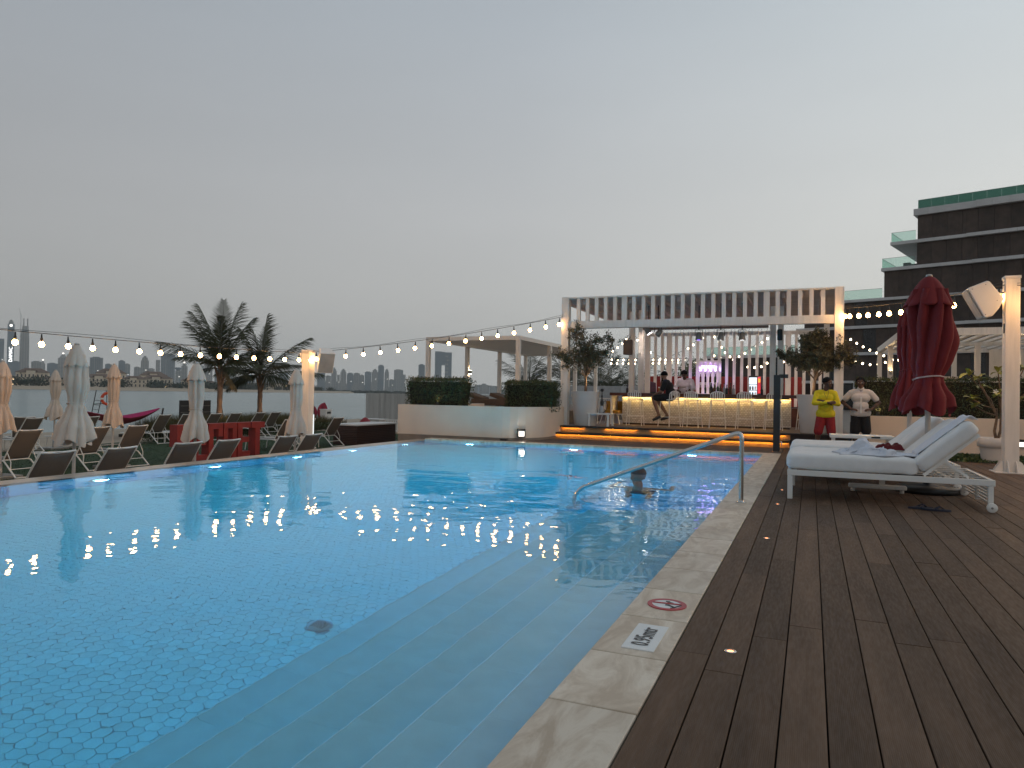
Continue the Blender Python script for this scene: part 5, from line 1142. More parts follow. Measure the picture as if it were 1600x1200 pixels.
def hotel():
    o = thing('hotel_building', (0, 0, 0), 'dark stepped hotel with pale floor bands and green glass balustrades', 'building')
    def claddx(nt, vec, out, b):
        N = nt.nodes; L = nt.links.new; tc = N.new('ShaderNodeTexCoord'); w = N.new('ShaderNodeTexWave'); w.bands_direction = 'X'; w.inputs['Scale'].default_value = .9
        L(tc.outputs['Object'], w.inputs['Vector']); bp = N.new('ShaderNodeBump'); bp.inputs['Strength'].default_value = .4; bp.inputs['Distance'].default_value = .03; L(w.outputs['Fac'], bp.inputs['Height']); L(bp.outputs[0], b.inputs['Normal'])
    D = mat('bronze_cladding', (.060, .040, .030), .6, var=.3, nscale=1.2, rand=.22, extra=claddx); S = mat('pale_slab', (.62, .61, .60), .6, var=.06, nscale=1, rand=.05)
    Wd = mat('dark_window', (.012, .013, .015), .08); Fr = mat('window_frame', (.05, .045, .04), .5)
    G = bpy.data.materials.new('green_glass_pane'); G.use_nodes = True; nt = G.node_tree; nt.nodes.remove(nt.nodes['Principled BSDF'])
    a = nt.nodes.new('ShaderNodeBsdfTransparent'); a.inputs[0].default_value = (.82, .94, .90, 1); b = nt.nodes.new('ShaderNodeBsdfDiffuse'); b.inputs[0].default_value = (.12, .30, .24, 1); gl = nt.nodes.new('ShaderNodeBsdfGlossy'); gl.inputs['Roughness'].default_value = .03
    mx = nt.nodes.new('ShaderNodeMixShader'); mx.inputs[0].default_value = .06; m2 = nt.nodes.new('ShaderNodeMixShader'); m2.inputs[0].default_value = .06
    nt.links.new(a.outputs[0], mx.inputs[1]); nt.links.new(b.outputs[0], mx.inputs[2]); nt.links.new(mx.outputs[0], m2.inputs[1]); nt.links.new(gl.outputs[0], m2.inputs[2]); nt.links.new(m2.outputs[0], nt.nodes['Material Output'].inputs[0])
    T = G.copy(); T.name = 'teal_glass_pane'
    for q in T.node_tree.nodes:
        if q.type == 'BSDF_TRANSPARENT': q.inputs[0].default_value = (.16, .33, .28, 1)
        if q.type == 'BSDF_DIFFUSE': q.inputs[0].default_value = (.05, .17, .13, 1)
    E = 24; dep = 16
    # (wall z0, z1, left s), (slab z0, z1, left s, right of it)
    floors = [(19.38, 22.11, -.1), (16.49, 19.03, -.15), (13.07, 16.13, -3.5), (9.94, 12.76, -12.5), (6.80, 9.60, -13), (3.4, 6.45, -25.4), (0, 3.1, -25.4)]
    slabs = [(22.11, 22.84, -.45), (19.03, 19.38, -2.8), (16.13, 16.49, -3.75), (12.76, 13.07, -12.9), (9.60, 9.94, -13.4), (6.45, 6.80, -25.6), (3.1, 3.4, -25.6)]
    for fi, (z0, z1, s) in enumerate(floors):
        MB().bx(s + .05, E, .12, dep, z0, z1).build('storey', D, o)
        x = s; k = 0
        while x < E:
            xe = min(x + 1.45, E)
            if fi in (3, 4, 5, 6) and (k*7 + fi*3) % 5 == 2:
                f = MB().bx(x + .01, xe - .01, .08, .12, z0 + .02, z1 - .02).build('window', Fr, o); MB().bx(x + .1, xe - .1, .06, .079, z0 + .12, z1 - .12).build('pane', Wd, f)
            else: MB().bx(x + .012, xe - .012, random.uniform(.0, .02), .119, z0 + .01, z1 - .01).build('cladding_panel', D, o)
            x += 1.45; k += 1
    for i, (z0, z1, s) in enumerate(slabs):
        MB().bx(s + .02, E, -.30, dep + .2, z0 + .01, z1 - .002).build('slab', S, o)
        x = s
        while x < E:
            MB().bx(x + .008, min(x + 1.5, E) - .008, -.36 - (.22 if x > 4.2 else 0), -.301, z0, z1).build('fascia_panel', S, o); x += 1.5
    def rail(x0, x1, z, h, y=-.28, G=G):
        x = x0
        while x < x1 - .05:
            xe = min(x + 1.3, x1); MB().bx(x + .004, xe - .004, y, y + .018, z, z + h).build('glass_pane', G, o); x = xe
        MB().bx(x0, x1, y - .012, y + .03, z + h + .001, z + h + .03).build('handrail', M_alu, o)
    rail(0, E, 22.842, .94, G=T); rail(-2.7, -.2, 19.382, 1.06); rail(-3.65, -.25, 16.492, 1.08); rail(-12.8, -3.6, 13.072, 1.08); rail(-25.4, -13.1, 6.802, 1.1)
    for x, z, l in ((-2.7, 19.382, 6), (-3.65, 16.492, 6), (-12.8, 13.072, 8)):   # returning balustrades
        y = -.25
        while y < l: MB().bx(x, x + .018, y + .012, y + 1.28, z, z + 1.06).build('glass_pane', G, o); y += 1.3
        MB().bx(x - .01, x + .03, -.25, l, z + 1.061, z + 1.09).build('handrail', M_alu, o)
    for k in range(7): MB().bx(-22 + k*3.2, -21.7 + k*3.2, -2.6, -2.3, 0, 3.1).build('column', S, o)
    MB().bx(-25.6, E, -2.7, -.62, 3.12, 3.38).build('canopy', S, o)
    # terrace furniture on the balconies
    MB().bx(-1.7, -1.0, .8, 1.5, 16.5, 17.05).build('balcony_sofa', M_black, o); MB().bx(-1.0, -.3, .8, 1.5, 16.5, 16.85).build('balcony_seat', M_black, o)
    o.location = (10.974, 91.208, 0); o.rotation_euler.z = R_(-18.6)
hotel()
def balcony_bits():
    pass
MB().bx(-9, 120, 18.42, 140, -.2, -.06).build('terrace_ground', M_path, kind='structure')
def bar_back_garden():
    r = random.Random(3)
    for i, (x, y, h, w) in enumerate(((-5.2, 29.5, 2.2, .8), (-4.4, 31, 2.5, .9))):
        o = thing('shrub', (x, y, -.05), ['thin leafed dark shrub behind the bar slats, the lower one', 'thin leafed dark shrub behind the bar slats, the taller one'][i], 'shrub')
        b = MB()
        C = []
        for k in range(9):
            g = r.uniform(0, 6.3); e = Vector((x + math.cos(g)*w*.6, y + math.sin(g)*w*.5, r.uniform(.5, 1)*h)); b.tube([(x, y, -.05), ((x+e.x)/2, (y+e.y)/2, e.z*.6), tuple(e)], [.02, .014, .006], 5); C.append(e)
        b.build('stems', M_bark, o)
        P = np.vstack([np.array(e) + rng.normal(0, .22, (170, 3)) for e in C]); leaves('foliage', P, .16, .035, M_hedge, o, up=.3)
    o = thing('panel_fence', (-8.6, 40, 0), 'grey panelled fence seen left of the bar counter', 'fence')
    for k in range(14): MB().bx(-13.6 + k*.5, -13.6 + k*.5 + .485, 40, 40.05, -.1, 1.72).build('panel', mat('grey_fence_panel', (.36, .37, .38), .6, rand=.06), o)
    MB().bx(-13.6, -6.6, 40.051, 40.1, 1.55, 1.62).build('rail', MATS['grey_fence_panel'], o)
bar_back_garden()
# ================================================================== LEFT SIDE
def planter_wall():
    o = thing('planter_wall', (-8.3, 16.2, 0), 'cream rendered planter wall curving back towards the bar', 'wall')
    pts = [(-10.06, 16.1), (-7.25, 16.1)]
    for k in range(1, 9): a = PI/2*k/8; pts.append((-7.25 + .97*math.sin(a), 16.1 + 1.2*(1 - math.cos(a))))
    pts += [(-6.27, 18.55)]
    inner = [(-6.49, 18.55)] + [(-7.25 + .75*math.sin(PI/2*k/8), 16.32 + 1.0*(1 - math.cos(PI/2*k/8))) for k in range(8, 0, -1)] + [(-9.84, 16.32), (-9.84, 21), (-10.06, 21)]
    poly = pts + inner
    MB().prism(poly, lambda a, b: (a, b, .06), lambda a, b: (a, b, .83)).build('wall', M_render, o)
    base = [(a*.999 + .0, b + .012) for a, b in pts] + [(a, b - .012) for a, b in inner]
    MB().prism(base, lambda a, b: (a, b, -.9), lambda a, b: (a, b, .058)).build('plinth', mat('beige_plinth', (.24, .20, .165), .7), o)
    MB().bx(-9.838, -7.3, 16.321, 18.6, .3, .72).bx(-7.3, -6.7, 17.2, 18.6, .3, .719).build('soil', M_twig, o)
    MB().bx(-9.83, -6.45, 18.62, 21.2, -.9, .70).bx(-13.0, -6.45, 21.2, 34, -.9, .70).build('raised_terrace', M_path, kind='structure')
    w = thing('wall_light', (-6.55, 16.62, .20), 'square black framed wall light glowing white low on the cream planter wall', 'wall light', 'black wall lights')
    R = Matrix.Rotation(R_(42), 3, 'Z'); c = Vector((-6.665, 16.40, .18))
    c = Vector((-6.64, 16.33, .185)); n = R @ Vector((0, -1, 0))
    MB().obx(c + n*.03, (.21, .06, .22), R).build('frame', M_black, w, bevel=.006)
    MB().obx(c + n*.062 + Vector((0, 0, -.015)), (.15, .008, .13), R).build('lens', glow('wall_lens', (1, .93, .82), 1.8), w)
    l = bpy.data.lights.new('lamp', 'POINT'); l.energy = 1.6; l.color = (1, .86, .68); l.shadow_soft_size = .04; lo = bpy.data.objects.new('lamp', l); col.objects.link(lo); lo.parent = w; lo.location = c + n*.16 - Vector((-6.55, 16.62, .20))
    MB().bx(-7.05, -6.88, 15.99, 16.09, .0, .05).build('floor_socket', M_black); tag(bpy.data.objects['floor_socket'], 'small black floor socket at the foot of the cream wall', 'socket')
    hedge(-10.0, -8.32, 16.36, 17.1, .72, 1.50, 5200, 'clipped box hedge at the open end of the cream planter wall', .10)
    hedge(-7.55, -6.27, 17.35, 18.2, .70, 1.46, 6500, 'clipped box hedge beside the white bar pillar', .03)
    uplight((-8.98, 16.28, .84), 'small spotlight below the left box hedge', (-9.05, 16.6, 1.2), 1.2)
    uplight((-6.95, 17.2, .80), 'small spotlight below the box hedge by the pillar', (-6.85, 17.4, 1.3), .8)
planter_wall()
def left_pergola():
    o = thing('pergola', (-10.8, 26.6, .7), 'white pergola with a fine slatted roof behind the box hedges', 'pergola'); W = M_whitew
    X0, X1, Y0, Y1, Z = -12.62, -9.02, 21.95, 31.4, 3.12
    for y in (Y0, Y1 - .14): MB().bx(X0, X1, y, y + .14, Z - .14, Z).build('beam', W, o, bevel=.004)
    for x in (X0, X1 - .14): MB().bx(x, x + .14, Y0 + .142, Y1 - .142, Z - .14, Z).build('beam', W, o, bevel=.004)
    k = X0 + .2
    while k < X1 - .2: MB().bx(k, k + .07, Y0 + .143, Y1 - .143, Z - .10, Z - .03).build('roof_slat', W, o); k += .118
    for y in (Y0, 25.05, 28.2, Y1 - .14):
        for x in (X0, X1 - .14): MB().bx(x, x + .14, y, y + .14, .70, Z - .142).build('post', W, o, bevel=.004)
    w = thing('wall_light', (-12.40, 25.12, 1.98), 'warm up and down light on a post of the fine slatted pergola', 'wall light', 'warm pergola lights')
    MB().bx(-12.478, -12.36, 25.07, 25.17, 1.92, 2.05).build('housing', M_alu, w)
    MB().bx(-12.45, -12.37, 25.08, 25.16, 2.051, 2.055).build('lens', glow('pergola_lens', (1, .7, .36), 60), w); MB().bx(-12.45, -12.37, 25.08, 25.16, 1.914, 1.919).build('lens', glow('pergola_lens', (1, .7, .36), 60), w)
    for i, (x, y) in enumerate(((-11.6, 26), (-9.9, 24.6))):
        s = thing('day_lounger', (x, y, .7), ['brown cushioned lounger under the pergola, beside its lit post', 'brown cushioned lounger under the pergola, behind the box hedge'][i], 'lounger', 'brown loungers under the pergola')
        m = mat('brown_cushion', (.13, .085, .06), .9)
        MB().bx(x - 1, x + .8, y - .4, y + .4, .705, .95).build('seat', m, s, bevel=.03); MB().obx((x - .9, y, 1.03), (.7, .8, .14), Matrix.Rotation(.3, 3, 'Y')).build('back', m, s, bevel=.03)
    f = thing('board_fence', (-19, 43.6, -.9), 'tall pale grey boarded fence above the beach', 'fence')
    m = mat('grey_board', (.40, .40, .385), .7, var=.1, nscale=2, rand=.14, stretch=(3, 3, .4))
    for k in range(96): MB().bx(-30.0 + k*.22, -30.0 + k*.22 + .212, 43.6 + .01*(k % 2), 43.64 + .01*(k % 2), -.95, 1.05 + random.uniform(-.01, .01)).build('board', m, f)
    for z in (-.5, .6): MB().bx(-30, -8.9, 43.652, 43.7, z, z + .1).build('rail', m, f)
    c = thing('bar_cabinet', (-15.75, 23.1, -.85), 'dark wooden slatted cabinet with a white top beside the cream wall', 'cabinet')
    MB().bx(-16.5, -15.44, 21.95, 24.5, -.85, -.13).build('carcass', M_black, c)
    for k in range(11): MB().bx(-15.438, -15.40, 21.93, 24.5, -.84 + k*.064, -.84 + k*.064 + .056).build('slat', M_wood, c)
    for k in range(11): MB().bx(-16.5, -15.442, 21.912, 21.948, -.84 + k*.064, -.84 + k*.064 + .056).build('end_slat', M_wood, c)
    MB().bx(-16.6, -15.34, 21.86, 24.6, -.128, -.075).build('worktop', M_pot, c, bevel=.006)
    b = thing('storage_box', (-20.2, 30, -.85), 'low white storage box behind the slatted cabinet', 'box')
    MB().bx(-20.8, -19.7, 29.8, 30.6, -.86, -.26).build('body', M_pot, b, bevel=.02); MB().bx(-20.84, -19.66, 29.77, 30.63, -.258, -.21).build('lid', M_pot, b, bevel=.01)
    b = thing('slatted_gate', (-19.0, 30.2, -.85), 'low white slatted gate next to the storage box', 'gate')
    for k in range(9): MB().bx(-19.55 + k*.13, -19.49 + k*.13, 30.18, 30.21, -.83, -.27).build('slat', M_frame, b)
    for z in (-.80, -.265): MB().bx(-19.6, -18.3, 30.211, 30.24, z, z + .06).build('rail', M_frame, b)
    bb = MB().lathe([(0, 0), (.35, .02), (.42, .18), (.36, .42), (.22, .68), (.08, .80), (0, .82)], 18, (-19.0, 27.6, -.86)).build('bean_bag', mat('red_vinyl', (.28, .012, .018), .5, bump=.3, bscale=9), None, at=(-19.0, 27.6, -.86)); tag(bb, 'red bean bag beside the slatted cabinet', 'bean bag')
left_pergola()
def pole_left():
    c = (-12.7, 15.7, -.85); o = thing('light_post', c, 'white square post with loudspeakers beyond the pool, lit by a bulb', 'post', 'white posts carrying the string lights')
    MB().bx(-12.82, -12.58, 15.58, 15.82, -.84, 2.21).build('column', M_whitew, o, bevel=.006); MB().bx(-12.83, -12.57, 15.57, 15.83, 2.21, 2.265).build('cap', M_white, o, bevel=.004)
    MB().bx(-13.0, -12.4, 15.4, 16.0, -.85, -.836).build('base_plate', M_white, o)
    R = Matrix.Rotation(R_(52), 3, 'Z') @ Matrix.Rotation(R_(26), 3, 'X')
    boxspeaker((-12.08, 15.62, 1.97), (.42, .36, .60), R, M_white, 'white loudspeaker tilted down on the far post, brightly lit on one side', grille=mat('grille_beige', (.42, .39, .35), .7))
    boxspeaker((-12.98, 15.85, 2.07), (.27, .22, .29), Matrix.Rotation(R_(-60), 3, 'Z') @ Matrix.Rotation(R_(20), 3, 'X'), M_white, 'small white loudspeaker on the far side of the far post')
    pl = thing('strip_lamp', (-12.55, 15.8, .2), 'thin lit strip lamp on the shaded side of the far post', 'strip lamp'); MB().bx(-12.577, -12.56, 15.80, 15.815, -.05, .5).build('tube', glow('strip_tube', (.95, 1, 1), 1.2), pl); MB().bx(-12.577, -12.55, 15.816, 15.83, -.08, .53).build('holder', M_black, pl)
pole_left()
# ---------------------------------------------------------------- sun loungers on the lower terrace
def lounger():
    o = thing('sun_lounger', (0, 0, 0), '', 'sun lounger', 'grey sling loungers on the lower terrace'); m = M_frame; W = .29
    # head end towards +x; origin below the hinge
    th = R_(56); L = .78; top = (.06 + L*math.cos(th), .40 + L*math.sin(th))
    for s in (-1, 1):
        MB().tube([(-1.30, s*W, .36), (-.02, s*W, .385), (.10, s*W, .365), (.50, s*(W + .02), .03)], [.016, .017, .017, .018], 8).build('side_rail', m, o)
        MB().tube([(-1.15, s*W, .355), (-1.20, s*(W + .01), .0)], .015, 8).build('leg', m, o)
        MB().tube([(.06, s*(W - .02), .40), ((.06 + top[0])/2 - .015, s*(W - .02), (.40 + top[1])/2 + .01), (top[0], s*(W - .02), top[1])], .014, 8).build('back_rail', m, o)
        MB().tube([(.18, s*(W - .005), .57), (.30, s*(W - .005), .36), (.30, s*(W - .005), .20)], .010, 6).build('stay', m, o)
        MB().lathe([(0, 0), (.024, .0), (.026, .03), (0, .03)], 10, (.50, s*(W + .02), 0)).build('foot', M_alu, o)
    MB().tube([(top[0], -W + .02, top[1]), (top[0] - .02, -W*.5, top[1] - .012), (top[0] - .025, 0, top[1] - .016), (top[0] - .02, W*.5, top[1] - .012), (top[0], W - .02, top[1])], .015, 8).build('head_bar', m, o)
    MB().tube([(.49, -W - .02, .03), (.49, W + .02, .03)], .013, 8).build('rear_bar', m, o); MB().tube([(.06, -W, .385), (.06, W, .385)], .012, 8).build('hinge_bar', m, o); MB().tube([(.30, -W, .20), (.30, W, .20)], .010, 6).build('stay_bar', m, o); MB().tube([(-1.30, -W, .36), (-1.30, W, .36)], .014, 8).build('foot_bar', m, o)
    MB().grid(lambda u, v: (-1.28 + 1.30*u, -W + .012 + (2*W - .024)*v, .365 + .02*u - .022*math.sin(PI*v)*math.sin(PI*u)), 10, 6).build('seat_sling', M_sling, o, solid=.006)
    MB().grid(lambda u, v: (.065 + (top[0] - .075)*u - .025*math.sin(PI*v)*math.sin(PI*u)*-1*.6, -W + .03 + (2*W - .06)*v, .405 + (top[1] - .415)*u - .02*math.sin(PI*v)*math.sin(PI*u)), 10, 6).build('back_sling', M_sling, o, solid=.006)
    return o
LP = lounger()
G0 = -.85
row1 = [(6.95, 'taupe sling lounger with its back to the pool left of the tall parasol pole'), (7.95, 'taupe sling lounger with its back to the pool right of the tall parasol pole'), (9.35, 'taupe sling lounger at the pool edge, left of the parasol by the red letters'),
        (10.28, 'taupe sling lounger at the pool edge in front of the red letter R'), (11.85, 'taupe sling lounger at the pool edge left of the smallest ecru parasol pole'), (12.72, 'taupe sling lounger at the pool edge just before the white post')]
row2 = [(10.08, 'second row lounger between the left edge parasol and the tallest one'), (11.75, 'second row lounger directly right of the tall parasol'), (12.85, 'second row lounger right of the tinted parasol'), (18.55, 'second row lounger just right of the red letters'), (19.5, 'second row lounger hidden behind the smallest ecru parasol'), (21.1, 'second row lounger seen side on by the dark slatted cabinet')]
row3 = [(13.9, 'third row lounger at the left edge, in front of the sea'), (15.7, 'third row lounger beside the far left parasol'), (18.55, 'third row lounger on the sand edge below the pink hammock'), (19.6, 'third row lounger half behind the red letters and hammock'), (20.95, 'third row lounger directly below the first palm trunk'), (21.95, 'third row lounger between the two palm trunks'), (23.3, 'third row lounger below the second palm trunk'), (24.3, 'third row lounger right of the second palm trunk'), (26.4, 'third row lounger behind the white post')]
_u = 0
for X, row in ((-10.57, row1), (-16.10, row2), (-21.75, row3)):
    for y, lb in row: place(LP, _u, (X + random.uniform(-.05, .05), y, G0), R_(random.uniform(-5, 5)), lb); _u += 1
place(LP, _u, (-22.6, 14.4, G0), R_(-25), 'farthest left lounger turned sideways behind its neighbours'); _u += 1
# small side tables between loungers
def low_table(loc, label):
    t = thing('side_table', loc, label, 'table', 'low tables between the loungers'); x, y, z = loc
    MB().bx(x - .2, x + .2, y - .2, y + .2, z + .36, z + .385).build('table_top', M_frame, t)
    for a in (-.18, .16):
        for b in (-.18, .16): MB().bx(x + a, x + a + .02, y + b, y + b + .02, z, z + .36).build('leg', M_frame, t)
low_table((-21.9, 19.1, G0), 'small white table between the loungers below the hammock'); low_table((-16.2, 20.3, G0), 'small white table between the loungers near the slatted cabinet')
# ---------------------------------------------------------------- white parasols
WP = [(0, .16), (.1, .09), (.22, .112), (.4, .118), (.55, .106), (.62, .10), (.66, .107), (.85, .178), (1, .205)]
WPb = [(0, .155), (.1, .10), (.22, .135), (.4, .145), (.55, .11), (.60, .10), (.66, .12), (.85, .21), (1, .245)]
M_canvas_lit = mat('canvas_warm_lit', (.60, .46, .36), .85, var=.06, nscale=4, bump=.15, bscale=260)  # copy of the ecru canvas with warm bulb light put into its colour
for i, (x, y, H, zb, m, pf, lb, cat_tw) in enumerate([
        (-10.42, 7.43, 2.64, 1.14, M_canvas, WPb, 'tall ecru closed parasol with a flared skirt at the pool edge', .7), (-10.4, 9.73, 2.46, 1.05, M_canvas, WP, 'ecru closed parasol standing before the red letters', .2),
        (-10.4, 12.47, 2.45, 1.02, M_canvas, WP, 'narrow ecru closed parasol left of the white post', .5), (-16.0, 12.4, 2.56, 1.04, M_canvas_lit, WP, 'closed parasol tinted with warm bulb light, by the orange lifebuoy', .1),
        (-16.0, 9.76, 2.50, 1.02, M_canvas_lit, WPb, 'closed parasol tinted with warm bulb light, cut by the left picture edge', .2), (-22.1, 15.08, 2.50, .98, M_canvas, WPb, 'small sand coloured closed parasol far back on a flat base', .4)]):
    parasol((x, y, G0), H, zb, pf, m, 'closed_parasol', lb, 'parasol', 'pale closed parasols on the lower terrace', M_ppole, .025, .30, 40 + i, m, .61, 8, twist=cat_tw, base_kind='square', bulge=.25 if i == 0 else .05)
# ---------------------------------------------------------------- red block letters
def letters():
    o = thing('letter_sign', (-15.55, 15.6, G0), 'big red block letters spelling SECRET on the lawn', 'sign')
    B = lambda m, y0, y1, z0, z1: m.bx(-15.83, -15.55, y0, y1, G0 + z0, G0 + z1)
    H = 1.02; w = .16; y = 13.95; Wd = .50
    for ch in 'SECRET':
        m = MB(); a, b = y, y + Wd
        if ch == 'S': B(m, a, b, H - w, H); B(m, a, a + w, .51 + w/2, H - w); B(m, a, b, .51 - w/2, .51 + w/2); B(m, b - w, b, w, .51 - w/2); B(m, a, b, 0, w)
        elif ch == 'E': B(m, a, a + w + .02, 0, H); B(m, a + w + .02, b, H - w, H); B(m, a + w + .02, b - .05, .51 - w/2, .51 + w/2); B(m, a + w + .02, b, 0, w)
        elif ch == 'C': B(m, a, a + w, 0, H); B(m, a + w, b, H - w, H); B(m, b - w, b, .64, H - w); B(m, a + w, b, 0, w); B(m, b - w, b, w, .38)
        elif ch == 'R': B(m, a, a + w, 0, H); B(m, a + w, b, H - w, H); B(m, b - w, b, .38, H - w); B(m, a + w, b - w, .38, .54); B(m, b - w - .02, b, 0, .38)
        elif ch == 'T': B(m, a, b + .06, H - w - .02, H); B(m, a + .17, a + .36, 0, H - w - .02)
        m.build('letter', M_redlet, o); y += .545
letters()
# ---------------------------------------------------------------- palms
def frond_mesh(L, droop, nl, wl, seed, twist=0):
    r = random.Random(seed); m = MB(); pts = []
    for k in range(13):
        t = k/12; pts.append(Vector((L*(t - .10*droop*t*t), 0, L*(-.48*droop*t**2.2 + .05*t))))
    m.tube(pts, [.028*(1 - .85*k/12) + .003 for k in range(13)], 5, cap=False)
    for k in range(nl):
        t = .14 + .86*k/nl; i = min(int(t*12), 11); p = pts[i].lerp(pts[i+1], t*12 - i); d = (pts[i+1] - pts[i]).normalized()
        ll = wl*math.sin(PI*min(1, .16 + .80*t))**.7*r.uniform(.8, 1.2)
        for s in (-1, 1):
            dr = (d*(.55 + .5*t) + Vector((0, s*(.95 - .25*t), -.05 - .35*t + r.uniform(-.28, .28)))).normalized()
            q = p + dr*ll*.55 + Vector((0, 0, -.05*ll)); e = p + dr*ll*.95 + Vector((0, 0, -.30*ll - r.uniform(0, .2)*ll)); n = d*.0145
            m.add([p - n, p + n, q + n*1.15, q - n*1.15, e], [(0, 1, 2, 3), (3, 2, 4)])
    return m
def palm(loc, label, Ht, specs, dry, group, seed, trunk_r=.19, L0=2.7, nl=66):
    r = random.Random(seed); o = thing('palm_tree', loc, label, 'palm', group); x, y, z = loc
    prof = []; n = 46
    for k in range(n + 1):
        t = k/n; rr = trunk_r*(1.45 - .95*min(1, t*2.2)**.8 + .0) if t < .45 else trunk_r*(.62 - .10*(t - .45)); prof.append((rr*(1 + .045*((k % 4) == 0)), t*Ht))
    MB().lathe(prof, 14, loc, mod=lambda g, i: 1 + .05*math.sin(3*g + i*.4)).build('trunk', M_ptrunk, o)
    # old leaf bases hugging the crown shaft
    b = MB()
    for k in range(11):
        g = k*2.4; zz = Ht*(.74 + .26*k/11); b.tube([(x + .1*math.cos(g), y + .1*math.sin(g), z + zz - .12), (x + .2*math.cos(g), y + .2*math.sin(g), z + zz + .22), (x + .34*math.cos(g), y + .34*math.sin(g), z + zz + .52)], [.05, .035, .016], 6)
    b.build('leaf_bases', M_bark, o)
    for i, (g, el, L, dp) in enumerate(specs):
        m = frond_mesh(L, dp, nl, .70*L/2.6, seed*50 + i)
        R = Matrix.Rotation(R_(g), 3, 'Z') @ Matrix.Rotation(-R_(el), 3, 'Y') @ Matrix.Rotation(R_(r.uniform(-35, 35)), 3, 'X')
        c = Vector((x, y, z + Ht - .05))
        m.v = [tuple(c + R @ Vector(p)) for p in m.v]; m.build('frond', M_palmd if i in dry else M_palm, o)
    return o
# azimuth 40-ish points right in the photo, 220 left
S1 = [(40, 78, 3.2, .25), (215, 76, 3.1, .3), (120, 84, 3.3, .2), (60, 66, 2.9, .35), (200, 62, 2.8, .45), (250, 68, 2.9, .35), (310, 70, 2.7, .4), (150, 60, 2.6, .5), (218, 34, 3.1, .55), (35, 40, 2.2, .8), (15, 25, 2.0, .9), (255, 30, 2.2, .8), (300, 30, 2.2, .8), (160, 25, 2.2, .8), (90, 35, 2.2, .8), (330, 8, 1.9, .8), (200, 2, 1.9, .8), (70, 5, 1.9, .9), (45, -48, 1.3, .35)]
S2 = [(25, 86, 3.1, .15), (100, 78, 2.8, .3), (240, 74, 2.6, .4), (300, 70, 2.6, .4), (40, 48, 3.2, .4), (35, 12, 3.1, .45), (218, 40, 2.7, .6), (205, 20, 2.4, .8), (255, 25, 2.4, .8), (300, 25, 2.4, .8), (340, 30, 2.6, .7), (80, 30, 2.5, .7), (130, 30, 2.5, .7), (225, 2, 2.2, .8), (190, -4, 2.0, .8), (320, 2, 2.1, .8), (20, 0, 2.1, .9), (265, 2, 2.0, .8)]
palm((-25.0, 24.75, G0), 'taller palm with steep upright fronds beside the sea', 3.0, S1, {18}, 'palms in the grass bed', 1)
palm((-25.3, 27.65, G0), 'shorter palm with spreading fronds nearer the white post', 2.75, S2, set(), 'palms in the grass bed', 2)
uplight((-24.2, 24.55, G0 + .01), 'warm spotlight in the grass shining up the taller palm', (-25, 24.75, 1.2), 110, (1, .55, .2), .05)
uplight((-24.4, 27.5, G0 + .01), 'warm spotlight in the grass shining up the shorter palm', (-25.2, 27.6, 1.4), 85, (1, .55, .2), .05)
def bed():
    MB().bx(-27, -23.2, 21.2, 32.5, -1.2, -.83).build('grass_bed', M_twig, kind='structure')
    n = 15000; P = np.column_stack([rng.uniform(-26.8, -23.3, n), rng.uniform(21.4, 32.2, n), np.full(n, -.83)])
    h = rng.uniform(.45, .95, n)*(1 - .35*np.clip((P[:,1] - 29)/3, 0, 1)); h *= np.clip(.5 + (P[:,0] + 26.8)*.7, .5, 1)
    lean = rng.normal(0, .28, (n, 2)); D = np.column_stack([lean[:,0]*h, lean[:,1]*h, h]); W = np.column_stack([rng.normal(0, 1, (n, 2)), np.zeros(n)]); W = W/np.linalg.norm(W, axis=1, keepdims=True)*.010
    quads('ornamental_grass', P + D*.5, D*.5, W, M_grass, None, 'stuff', fold=0)
    n = 5000; P = np.column_stack([rng.uniform(-23.4, -22.6, n), rng.uniform(19.0, 31, n), rng.uniform(-.85, -.45, n)]); leaves('low_shrubs', P, .09, .05, M_hedge, None, 'stuff', up=.4)
bed()
BS = [(30, 70, 3.3, .3), (210, 68, 3.2, .4), (300, 80, 3.2, .2), (120, 75, 3.1, .3), (45, 45, 3.2, .5), (225, 45, 3.2, .5), (270, 40, 2.8, .6), (0, 40, 2.8, .6), (320, 42, 2.8, .6), (180, 40, 2.8, .6), (90, 40, 2.8, .6), (20, 15, 2.8, .8), (230, 15, 3.0, .8), (280, 12, 2.6, .8), (320, 12, 2.6, .8), (200, 5, 2.6, .9), (40, 0, 2.6, .9)]
for i, (x, y, H, lb) in enumerate([(-18.9, 48, 2.9, 'dark palm behind the pergola with one frond reaching left'), (-16.4, 49, 3.0, 'dark palm behind the pergola between its right hand posts'), (-14.2, 50, 2.3, 'dark palm behind the sparse olive tree'), (-12.6, 47, 2.1, 'dark palm behind the hookah table'), (-11.2, 48, 2.0, 'dark palm just left of the inner bar post')]):
    palm((x, y, -1.0), lb, H, BS, set(), 'dark palms behind the pergola', 10 + i, .2, nl=34)
sh = thing('shrub', (-13, 45, -1), 'dark rounded shrubs at the foot of the background palms', 'shrub')
leaves('foliage', np.column_stack([rng.uniform(-19, -8.5, 4200), rng.uniform(44.5, 46.5, 4200), -1 + 2.4*rng.random(4200)**.6]), .30, .09, M_hedge, sh, up=.3)
